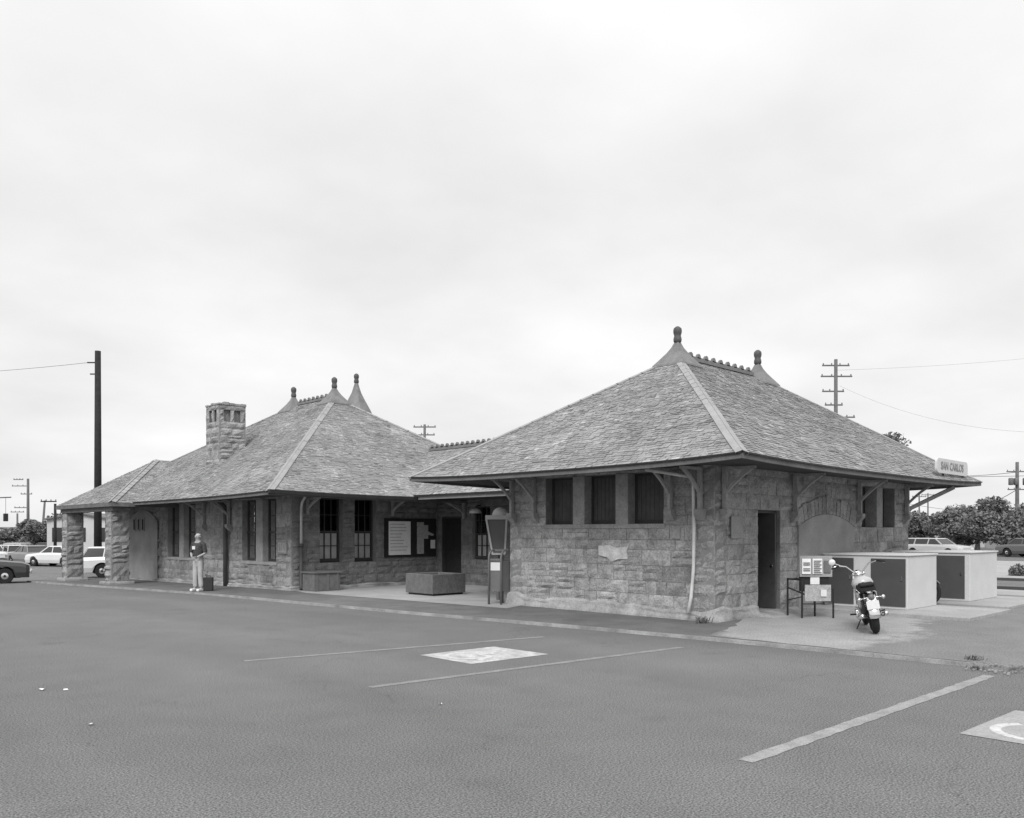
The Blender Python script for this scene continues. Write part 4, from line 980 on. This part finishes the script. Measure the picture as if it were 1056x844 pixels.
# ------------------------------------------------------------------ person
def skin_mesh(name, verts, edges, radii, m, parent, sub=2, root=0):
    me = bpy.data.meshes.new(name); me.from_pydata(verts, edges, []); o = link(bpy.data.objects.new(name, me))
    md = o.modifiers.new('skin', 'SKIN'); md.use_smooth_shade = True
    sv = me.skin_vertices[0].data
    for i, rr in enumerate(radii): sv[i].radius = rr if isinstance(rr, tuple) else (rr, rr)
    sv[root].use_root = True
    s2 = o.modifiers.new('sub', 'SUBSURF'); s2.levels = sub; s2.render_levels = sub
    dg = bpy.context.evaluated_depsgraph_get(); nm_ = bpy.data.meshes.new_from_object(o.evaluated_get(dg))
    bpy.data.objects.remove(o); o = link(bpy.data.objects.new(name, nm_)); nm_.materials.clear(); nm_.materials.append(m)
    for p in nm_.polygons: p.use_smooth = True
    o.parent = parent; return o
# local frame: faces +Y, x to his left is -x ; stands 1.74
pr_ = empty('person', (11.22, 25.35, gz(11.2,25.3)+PT)); tag(pr_, 'person in patterned short-sleeved shirt and light trousers, standing with folded hands', 'person')
V = [(0,0,.94),(0,.0,1.12),(0,.01,1.30),(0,-.01,1.45),(0,.01,1.54),(0,.03,1.63),(0,.035,1.70),
     (-.09,0,.90),(-.10,.02,.50),(-.11,-.01,.09),(-.11,.10,.04),(.09,0,.90),(.10,.02,.50),(.11,-.01,.09),(.11,.10,.04),
     (-.17,-.01,1.42),(-.235,0,1.14),(-.08,.19,1.02),(.17,-.01,1.42),(.235,0,1.14),(.08,.19,1.03)]
Ed = [(0,1),(1,2),(2,3),(3,4),(4,5),(5,6),(0,7),(7,8),(8,9),(9,10),(0,11),(11,12),(12,13),(13,14),(3,15),(15,16),(16,17),(3,18),(18,19),(19,20)]
Rd = [(.13,.10),(.125,.095),(.15,.10),(.08,.07),.05,(.085,.105),(.082,.098),.085,.055,.038,.035,.085,.055,.038,.035,.055,.042,.028,.055,.042,.028]
skin_mesh('body', V, Ed, Rd, M['skin'], pr_)
skin_mesh('shirt', [(0,0,.93)]+[V[i] for i in (1,2,3,15,16,18,19)] , [(0,1),(1,2),(2,3),(3,4),(4,5),(3,6),(6,7)], [(.150,.12),(.15,.12),(.175,.125),(.10,.08),.078,.062,.078,.062], M['jacket'], pr_)
skin_mesh('trousers', [(0,0,.97),(-.075,0,.78),(-.085,.02,.48),(-.10,-.01,.09),(.075,0,.78),(.085,.02,.48),(.10,-.01,.09),(0,0,.90)], [(0,7),(7,1),(1,2),(2,3),(7,4),(4,5),(5,6)], [(.145,.115),.095,.078,.075,.095,.078,.075,(.15,.12)], M['trouser'], pr_)
skin_mesh('hair', [(0,.0,1.66),(0,-.01,1.74)], [(0,1)], [(.095,.108),(.065,.08)], M['hair'], pr_)
for sx in (-1,1):
    b = MB(); b.box((sx*.11-.045,-.07,0),(sx*.11+.045,.20,.08)); o_ = b.build('shoe', M['paper'], pr_, bevel=.025, local=True)
    for k in range(4):   # fingers folded over the other hand
        b = MB(); b.tube([(sx*.07,.20,1.045-k*.018),(sx*.035,.235,1.035-k*.018),(-sx*.01,.235,1.03-k*.018)], .009, 6); b.build('finger', M['skin'], pr_, smooth=True, local=True)
b = MB(); b.box((.02,.105,1.26),(.12,.125,1.36)); b.build('shirt_patch', M['white'], pr_, local=True)
b = MB(); b.tube([(0,.115,1.635),(0,.14,1.62)], [.012,.016], 6); b.build('nose', M['skin'], pr_, smooth=True, local=True)
for sx in (-1,1):
    b = MB(); b.lathe((sx*.032,.118,1.65), [(.002,-.008),(.010,0),(.002,.008)], 8, axis='y'); b.build('eye', M['black'], pr_, local=True)
    b = MB(); b.lathe((sx*.085,.02,1.635), [(.01,-.012),(.025,0),(.01,.012)], 8, axis='x'); b.build('ear', M['skin'], pr_, smooth=True, local=True)
pr_.rotation_euler = (0,0,R(120)); pr_.scale = (1.06,1.06,1.02)
sc = empty('suitcase', (11.46,25.17,gz(11.5,25)+PT)); tag(sc, 'dark upright suitcase on the pavement beside the standing person', 'suitcase'); sc.rotation_euler = (0,0,R(-35))
b = MB(); b.box((-.14,-.08,.0),(.14,.08,.42)); b.build('body', M['case'], sc, bevel=.02, local=True)
b = MB(); b.tube([(-.06,0,.41),(-.06,0,.46),(.06,0,.46),(.06,0,.41)], .012, 6); b.build('handle', M['black'], sc, local=True)

# ------------------------------------------------------------------ cars
def make_car(paint, kind='sedan', Lc=4.7, Wd=1.78):
    r = empty('car'); h2 = Wd/2
    if kind == 'sedan': top = [(-Lc/2,.50,.78),(-Lc/2+.15,.50,.86),(-1.25,.5,.93),(-.15,.5,.95),(.95,.5,.93),(Lc/2-.25,.5,.82),(Lc/2,.5,.72)]
    else: top = [(-Lc/2,.50,.84),(-Lc/2+.15,.50,.92),(-1.25,.5,.95),(-.15,.5,.95),(.95,.5,.93),(Lc/2-.25,.5,.82),(Lc/2,.5,.72)]
    # body side section loft along length x: (x, zbottom, ztop)
    st = []; n_ = 40
    def ztop(x):
        for a, b in zip(top[:-1], top[1:]):
            if a[0] <= x <= b[0]: t = (x-a[0])/(b[0]-a[0]); return a[2]+(b[2]-a[2])*t
        return top[-1][2]
    wx = (-Lc/2+1.0, Lc/2-.85)
    b = MB(); prof = []
    for i in range(n_+1):
        x = -Lc/2+Lc*i/n_; zt = ztop(x); zb = .24; 
        for w_ in wx:
            d = abs(x-w_)
            if d < .38: zb = max(zb, .30+math.sqrt(max(0, .38**2-d*d)))
        e = min(1, (Lc/2-abs(x))/.25+.55); hw_ = h2*(.90+.10*e)
        prof.append([(x,-hw_*.93,zb),(x,-hw_,max(zb+.02,.45)),(x,-hw_*.99,zt-.14),(x,-hw_*.92,zt),(x,-hw_*.5,zt+.02),(x,hw_*.5,zt+.02),(x,hw_*.92,zt),(x,hw_*.99,zt-.14),(x,hw_,max(zb+.02,.45)),(x,hw_*.93,zb)])
    m_ = 10; b.mesh([p for q in prof for p in q], [(i*m_+j, i*m_+j+1, (i+1)*m_+j+1, (i+1)*m_+j) for i in range(n_) for j in range(m_-1)] + [tuple(range(m_)), tuple(reversed(range(n_*m_, (n_+1)*m_)))])
    b.build('body', paint, r, local=True)
    b = MB(); b.box((-Lc/2+.3,-h2*.8,.22),(Lc/2-.3,h2*.8,.6)); b.build('underbody', M['rubber'], r, local=True)
    # cabin
    xr0, xr1 = ((-1.35,-.85), (.95,.30)) if kind == 'sedan' else ((-Lc/2+.12,-Lc/2+.35), (.95,.35))
    def cab(x0, x1, x2, x3, z0, z1, w0, w1): return [(x0,-w0,z0),(x3,-w0,z0),(x3,w0,z0),(x0,w0,z0),(x1,-w1,z1),(x2,-w1,z1),(x2,w1,z1),(x1,w1,z1)]
    F = [(0,3,2,1),(4,5,6,7),(0,1,5,4),(1,2,6,5),(2,3,7,6),(3,0,4,7)]
    b = MB(); b.mesh(cab(xr0[0], xr0[1], xr1[1], xr1[0], .90, 1.36, h2*.86, h2*.70), F); b.build('window', M['carglass'], r, local=True)
    b = MB(); b.mesh(cab(xr0[1]-.10, xr0[1]+.05, xr1[1]-.05, xr1[1]+.06, 1.335, 1.40, h2*.73, h2*.64), F); b.build('roof', paint, r, bevel=.02, local=True)
    for sy in (-1,1):
        for xa, xb in ((xr0[0],xr0[1]),(xr1[0],xr1[1]),(-.2,-.15)) + (((-1.3,-1.25),) if kind != 'sedan' else ()):
            b = MB(); b.bar((xa, sy*h2*.87, .92), (xb, sy*h2*.715, 1.35), .05, .07); b.build('pillar', paint, r, local=True)
    for sx in (-1,1):
        b = MB(); b.box((sx*(Lc/2-.02),-h2*.92,.40),(sx*(Lc/2+.10),h2*.92,.54)); b.build('bumper', M['chrome'], r, bevel=.03, local=True)
        for sy in (-1,1):
            b = MB(); b.box((sx*(Lc/2-.01),sy*h2*.50,.58),(sx*(Lc/2+.03),sy*h2*.84,.70)); b.build('headlight' if sx > 0 else 'tail_light', M['white'] if sx > 0 else M['grey'], r, bevel=.01, local=True)
    for w_ in wx:
        for sy in (-1,1):
            b = MB(); b.lathe((w_, sy*(h2-.12), .31), [(.20,-.10),(.29,-.10),(.31,-.07),(.31,.07),(.29,.10),(.20,.10)], 20, axis='y'); wl = b.build('wheel', M['rubber'], r, local=True)
            b = MB(); b.lathe((w_, sy*(h2-.12), .31), [(.19,-.085),(.17,-.095),(.05,-.11),(.05,.11),(.17,.095),(.19,.085)], 16, axis='y'); b.build('rim', M['chrome'], wl, local=True)
    return r
def cam_xy(px_, Y):           # helper for far background placement: bearing and distance
    X = (px_-528)/870*Y; c_, s_ = .7161, .698; return (c_*X+s_*Y, -s_*X+c_*Y)
def put(o, px_, Y, rz, z=None):
    x, y = cam_xy(px_, Y); o.location = (x, y, gz(x, y) if z is None else z); o.rotation_euler = (0,0,R(rz)); return o
FW = -44.27    # heading that points away from the camera
c1 = make_car(M['car_dark']); tag(c1, 'dark saloon car cut by the left picture edge, nearest car', 'car', 'cars in the station car park'); put(c1, -40, 33.5, FW+30)
c2 = make_car(M['car_white'], 'wagon'); tag(c2, 'white estate car parked behind the two porch piers', 'car', 'cars in the station car park'); put(c2, 142, 39.5, FW+14)
cars = [(62, 58, 'car_white', 'sedan', FW+158, 'white coupe parked just left of the outer porch pier'), (33, 60, 'car_mid', 'sedan', FW+140, 'mid grey car parked between the white coupe and a pale car'),
        (8, 63, 'car_light', 'wagon', FW+140, 'pale car in the far row above the dark saloon'), (22, 75, 'car_light', 'wagon', FW+100, 'pale van-like car in the row behind the grey car'),
        (50, 76, 'car_dark', 'sedan', FW+100, 'dark car glimpsed behind the white coupe'), (-14, 62, 'car_white', 'sedan', FW+140, 'white car at the far left edge of the far row'),
        (1064, 62, 'car_grey', 'sedan', FW-70, 'grey car under the tree at the right picture edge'), (966, 62, 'car_light', 'wagon', FW-62, 'pale estate car whose roof shows above the lockers')]
for px_, Y, m_, k_, rz, lb in cars:
    o = make_car(M[m_], k_); tag(o, lb, 'car', 'cars in the station car park'); put(o, px_, Y, rz, z=None if px_ < 500 else .02)

# ------------------------------------------------------------------ poles and wires
def pole(px_, Y, h, r0, m, label, arms=(), lean=0.0, arm_dir=(ux, uy), grp='utility poles', extra=None):
    x, y = cam_xy(px_, Y); z = gz(x, y); r = empty('utility_pole', (x, y, z)); tag(r, label, 'utility pole', grp)
    b = MB(); b.tube([(x, y, z-.2), (x+lean*ux, y+lean*uy, z+h)], [r0, r0*.72], 10); b.build('shaft', m, r, smooth=True)
    for za, l0_, l1_ in arms:
        t = (za-z)/h; b = MB(); cx_, cy_ = x+lean*ux*t, y+lean*uy*t
        b.bar((cx_+arm_dir[0]*l0_, cy_+arm_dir[1]*l0_, za), (cx_+arm_dir[0]*l1_, cy_+arm_dir[1]*l1_, za), .08, .10)
        ca = b.build('crossarm', m, r)
        b = MB()
        for k in range(4):
            t2 = l0_+(l1_-l0_)*(.04+.92*k/3); b.lathe((cx_+arm_dir[0]*t2, cy_+arm_dir[1]*t2, za+.05), [(.02,0),(.045,.04),(.045,.10),(.02,.13)], 6)
        b.build('insulator', M['grey'], ca)
    return r, (x, y, z)
big, bp_ = pole(101, 44, 11.6, .21, M['creo'], 'tall bare dark pole rising behind the porch roof')
x, y, z = bp_
b = MB(); b.bar((x,y,z+11.0), (x-ux*.55,y-uy*.55,z+11.0), .06, .06); b.bar((x,y,z+10.4), (x-ux*.4,y-uy*.4,z+10.4), .06, .06); b.build('spool_bracket', M['black'], big)
pole(29, 105, 9.0, .20, M['pole'], 'pale pole with arms to its left, tallest of the far left poles', [(7.6,-2.0,.1),(6.6,-.9,.5),(8.4,-1.8,-.6),(4.9,-1.7,.1)])
pole(18, 115, 4.9, .16, M['pole'], 'short pole left of the tall pole with arms', [(4.6,-.9,.9)])
pole(42, 100, 6.1, .16, M['pole'], 'slightly leaning bare pole at the left above the cars', lean=.5)
pole(57, 70, 4.7, .14, M['creo'], 'short dark pole with one arm beside the porch roof tip', [(4.4,-1.2,.1)])
bigX, bx2 = pole(862, 62, 14.6, .17, M['pole'], 'pole with five crossarms rising behind the near roof', [(14.1,-1.0,1.0),(13.3,-1.1,1.2),(12.2,-1.0,.6),(11.2,-.8,.5),(10.3,-.3,1.4)])
pole(438, 75, 11.9, .15, M['pole'], 'pole top glimpsed between the two roofs', [(11.2,-1.0,1.0),(10.5,-.9,.9)])
tr_, tp_ = pole(1049, 80, 8.5, .20, M['pole'], 'pole with transformers at the far right above the trees', [(7.6,-1.0,1.0),(5.9,-.9,.9)])
x, y, z = tp_
for u in (-.75,-.25,.6):
    b = MB(); b.lathe((x+ux*u-.2, y+uy*u-.2, 6.3), [(.18,0),(.22,.05),(.22,.6),(.18,.68)], 10); b.build('transformer', M['grey'], tr_, smooth=True)
for px_, Y, h, lb in ((948,120,7.5,'thin far pole over the houses at right'), (957,130,8.2,'farther thin pole right beside another over the houses')): pole(px_, Y, h, .13, M['pole'], lb, [(h-.6,-1,1)])
def wire(p, q, sagm, label, rad=.011, nm='overhead_wire'):
    p, q = Vector(p), Vector(q); pts = [p.lerp(q, k/20)-Vector((0,0,sagm*4*(k/20)*(1-k/20))) for k in range(21)]
    b = MB(); b.tube(pts, rad, 5, caps=False); return tag(b.build(nm, M['wire']), label, 'wire', 'overhead wires')
def P3(px_, py, Y): x, y = cam_xy(px_, Y); return (x, y, 1.85+(549-py)*Y/870)
wire((bp_[0]-ux*.5, bp_[1]-uy*.5, bp_[2]+11.0), P3(-260, 384, 60), .5, 'wire running left from the top of the tall dark pole')
wire(P3(862,382,62), P3(1300,330,90), 1.0, 'faint wire rising to the right from the five-armed pole', .007)
wire(P3(866,398,62), P3(1300,420,40), 2.2, 'lower faint wire from the five-armed pole', .006)
wire(P3(1049,487,80), P3(915,480,150), 1.0, 'wire reaching left from the transformer pole top arm', .03)
wire(P3(1049,487,80), P3(1250,455,60), .6, 'wire leaving the transformer pole to the right edge', .012)
wire(P3(1049,505,80), P3(895,505,110), 3.0, 'sagging wire from the transformer pole behind the roof end', .03)
wire(P3(1300,478,70), P3(905,490,120), .6, 'straight wire passing under the name board', .03)
wire(P3(1300,520,70), P3(900,512,120), 1.8, 'lowest wire above the trees at right', .025)
# street signal at the far left
x, y = cam_xy(-22, 70); sg2 = empty('traffic_light', (x, y, gz(x,y))); tag(sg2, 'hanging traffic light at the left picture edge', 'traffic light')
b = MB(); b.tube([(x,y,0),(x,y,4.7)], .08, 8); b.tube([(x,y,4.65),(x+ux*2.7,y+uy*2.7,4.75)], .05, 8); b.build('mast', M['pole'], sg2)
x2, y2 = x+ux*2.25, y+uy*2.25
b = MB(); b.tube([(x2,y2,4.7),(x2,y2,3.4)], .015, 5); b.build('hanger', M['black'], sg2)
b = MB(); b.box((x2-.16,y2-.16,2.75),(x2+.16,y2+.16,3.4)); b.build('signal_head', M['black'], sg2, bevel=.04)

# ------------------------------------------------------------------ trees
def tree(px_, Y, zc, rx, rz_, n, label, leaf=.22, seed=0, zb=None):
    r_ = random.Random(seed); x, y = cam_xy(px_, Y); z = gz(x, y); r = empty('tree', (x, y, z)); tag(r, label, 'tree', 'trees round the station')
    b = MB(); th = zc-.2*rz_; b.tube([(x,y,z-.2),(x+.1,y,z+th*.5),(x+.05,y,z+th)], [.26*rx/2.5,.18*rx/2.5,.10], 8)
    blobs = []
    for k in range(11):
        a = r_.uniform(0, 6.28); u = r_.uniform(-.75,.8); rr = math.sqrt(max(0, 1-u*u))*r_.uniform(.35,.85)
        c = Vector((x+rx*rr*math.cos(a), y+rx*rr*math.sin(a), z+zc+rz_*u*.8)); blobs.append((c, r_.uniform(.28,.5)*rx))
        b.tube([(x+.05,y,z+th*r_.uniform(.5,.95)), tuple((Vector((x,y,z+th))+c)/2+Vector((0,0,-.2))), tuple(c)], [.07,.05,.02], 5)
    b.build('trunk', M['trunk'], r)
    f = MB()
    for i in range(int(n*3.5)):
        c, br = r_.choice(blobs); d = Vector((r_.gauss(0,1), r_.gauss(0,1), r_.gauss(0,1))).normalized()*br*(r_.random()**.4)*(1+.25*r_.random())
        p = c+Vector((d.x, d.y, d.z*rz_/rx)); s = leaf*r_.uniform(.6,1.5)
        a = Vector((r_.gauss(0,1), r_.gauss(0,1), r_.gauss(0,.7))).normalized(); q = a.cross(Vector((r_.gauss(0,1), r_.gauss(0,1), r_.gauss(0,1)))).normalized()
        f.face([p-a*s-q*s*.3, p-a*s*.2+q*s*.55, p+a*s, p+a*s*.1-q*s*.6], r_.uniform(.8,1.3))
    f.build('crown', M['leaf'], r); return r
T = [(985,75,2.4,3.0,1.7,3000,'round dark tree in the middle of the trees right of the building'),
     (1035,68,2.7,3.6,2.1,3600,'largest tree at right, in front of the transformer pole'),
     (1078,70,2.6,3.0,2.2,2500,'tree cut by the right picture edge'),
     (940,85,2.2,3.2,1.9,2600,'bushy tree right beside the end of the stone wall'),
     (961,110,2.0,2.6,1.5,1500,'small tree behind the gable house'),
     (1008,90,2.2,3.0,1.6,2400,'tree filling the gap between the two right-hand trees'),
     (905,46,5.9,1.5,1.2,1300,'tree whose tip shows above the near roof slope'),
     (52,95,2.3,3.0,1.7,3000,'dark tree left of the porch roof tip'), (38,98,1.8,3.0,1.4,2400,'dark tree beside the tall armed pole'),
     (20,120,1.6,4.5,1.2,2600,'low dark tree at far left'), (-2,125,1.4,4,1.0,2200,'low tree at the left picture edge'),
     (66,90,2.3,2.2,1.9,2000,'dark tree seen just behind the outer pier')]
for i, t in enumerate(T): tree(*t[:6], t[6], leaf=.10*t[1]/80+.04, seed=100+i)
b = MB(); r_ = random.Random(5)
for i in range(9000):
    px_ = r_.uniform(-60, 1130); Y = r_.uniform(135,150); x, y = cam_xy(px_, Y); hgt = 1.4+1.2*abs(mnoise.noise(Vector((px_*.02,0,3))))
    p = Vector((x, y, r_.random()**.8*hgt*1.2)); s = r_.uniform(.3,.7)
    a = Vector((r_.gauss(0,1), r_.gauss(0,1), r_.gauss(0,.7))).normalized(); q = a.cross(Vector((r_.gauss(0,1), r_.gauss(0,1), r_.gauss(0,1)))).normalized()
    b.face([p-a*s, p+q*s*.6, p+a*s, p-q*s*.6], r_.uniform(.7,1.4))
tag(b.build('far_shrubbery', M['leaf']), 'low line of distant trees and shrubs along the horizon', 'shrubbery', kind='stuff')
def shrub(px_, Y, w, h, seed, label):
    r_ = random.Random(seed); x, y = cam_xy(px_, Y); b = MB()
    for i in range(700):
        d = Vector((r_.gauss(0,1), r_.gauss(0,1), abs(r_.gauss(0,1)))).normalized()*r_.random()**.4; p = Vector((x+d.x*w, y+d.y*w, .02+d.z*h)); s = r_.uniform(.03,.08)
        a = Vector((r_.gauss(0,1), r_.gauss(0,1), r_.gauss(0,1))).normalized(); q = a.cross(Vector((r_.gauss(0,1), r_.gauss(0,1), r_.gauss(0,1)))).normalized()
        b.face([p-a*s, p+q*s*.6, p+a*s, p-q*s*.6], r_.uniform(.5,1.2))
    return tag(b.build('shrub', M['leaf']), label, 'shrub')
shrub(1051, 35.5, .42, .5, 3, 'low dark rounded shrub across the tracks at the right picture edge')
# ------------------------------------------------------------------ far houses
def house(px_, Y, w, d, h, rh, rz, label, wins_=2, mt='house'):
    x, y = cam_xy(px_, Y); r = empty('house', (x, y, gz(x,y)), R(rz)); tag(r, label, 'house', 'far houses')
    b = MB(); b.box((-w/2,-d/2,-.2),(w/2,d/2,h)); b.mesh([(-w/2,-d/2,h),(w/2,-d/2,h),(0,-d/2,h+rh),(-w/2,d/2,h),(w/2,d/2,h),(0,d/2,h+rh)], [(0,1,2),(5,4,3)]); b.build('wall', M[mt], r, local=True)
    b = MB()
    for s_ in (-1,1): b.bar((s_*w/4,-d/2-.3,h+rh/2+.06), (s_*w/4,d/2+.3,h+rh/2+.06), math.hypot(w/2,rh)+.3, .12, up=(s_*rh,0,w/2))
    b.build('roof', M['houseroof'], r, local=True)
    for k in range(wins_):
        u = -w/2+w*(k+.5)/wins_; b = MB(); b.box((u-.45,-d/2-.04,h*.45),(u+.45,-d/2-.005,h*.8)); b.build('window', M['carglass'], r, local=True)
    return r
house(950, 95, 5.5, 8, 1.9, 1.2, FW+20, 'small pale gabled house among the trees at right')
house(1000, 120, 12, 8, 2.6, 1.2, FW-70, 'pale low house behind the right-hand trees', 4)
house(1062, 100, 9, 8, 2.2, 1.0, FW+70, 'pale house at the right picture edge behind the tree')
house(96, 75, 5.2, 7, 3.4, .5, FW+10, 'pale building framed between the two porch piers', 3)
house(15, 135, 14, 8, 2.2, .8, FW, 'low pale building behind the far left cars', 5)

# ------------------------------------------------------------------ litter and weeds
def scrap(x, y, s, seed, label):
    r_ = random.Random(seed); b = MB(); n_ = 7; pts = [(x+s*(.6+.6*r_.random())*math.cos(6.28*k/n_), y+s*(.5+.5*r_.random())*math.sin(6.28*k/n_), gz(x,y)+.006+r_.random()*.02) for k in range(n_)]
    b.mesh(pts+[(x,y,gz(x,y)+.05*s/.1)], [(k, (k+1) % n_, n_) for k in range(n_)]); return tag(b.build('litter', M['white']), label, 'litter', 'scraps of litter on the asphalt')
from math import dist
for i, (x, y, s, lb) in enumerate(((2.95,10.9,.04,'pale scrap of litter alone in the left of the lot'),(3.15,10.7,.03,'smaller scrap beside the pale scrap on the left asphalt'),(2.75,8.6,.035,'tiny scrap nearest the left foreground'),(12.3,9.95,.03,'white scrap against the kerb below the near building'),(5.75,7.0,.03,'tiny scrap below the second painted line'))): scrap(x, y, s, 40+i, lb)
b = MB(); r_ = random.Random(8)
for i in range(70):
    x, y = 12.47+r_.gauss(0,.14), 3.5+r_.gauss(0,.2); s = r_.uniform(.005,.018); z = .01 if x < 12.48 else PT+.01
    b.box((x-s,y-s,z), (x+s,y+s*.7,z+s), r_.uniform(.5,1.3))
tag(b.build('kerb_rubble', M['kerb']), 'crumbled kerb concrete where the wide line meets the kerb', 'rubble', kind='stuff')
def weed(x, y, h, n, seed, label):
    r_ = random.Random(seed); b = MB(); z = PT if x > 12.5 else 0
    for i in range(n):
        a = r_.uniform(0, 6.28); l_ = h*r_.uniform(.5,1.1); w = .012; bx0, by0 = x+r_.gauss(0,.06), y+r_.gauss(0,.06)
        tx, ty = bx0+math.cos(a)*l_*.6, by0+math.sin(a)*l_*.6
        b.face([(bx0-w,by0,z),(bx0+w,by0,z),((bx0+tx)/2+w,(by0+ty)/2,z+l_*.7),(tx,ty,z+l_),((bx0+tx)/2-w,(by0+ty)/2,z+l_*.7)], r_.uniform(.7,1.3))
    return tag(b.build('weed', M['leaf']), label, 'weed', 'weeds round the kerb and walls')
weed(12.9, 3.95, .08, 40, 1, 'weed tuft on the gravel by the kerb rubble'); weed(12.42, 3.75, .06, 40, 2, 'dark weed tuft against the kerb end'); weed(14.3, 9.3, .14, 50, 3, 'dark weed at the near building corner under the drainpipe')
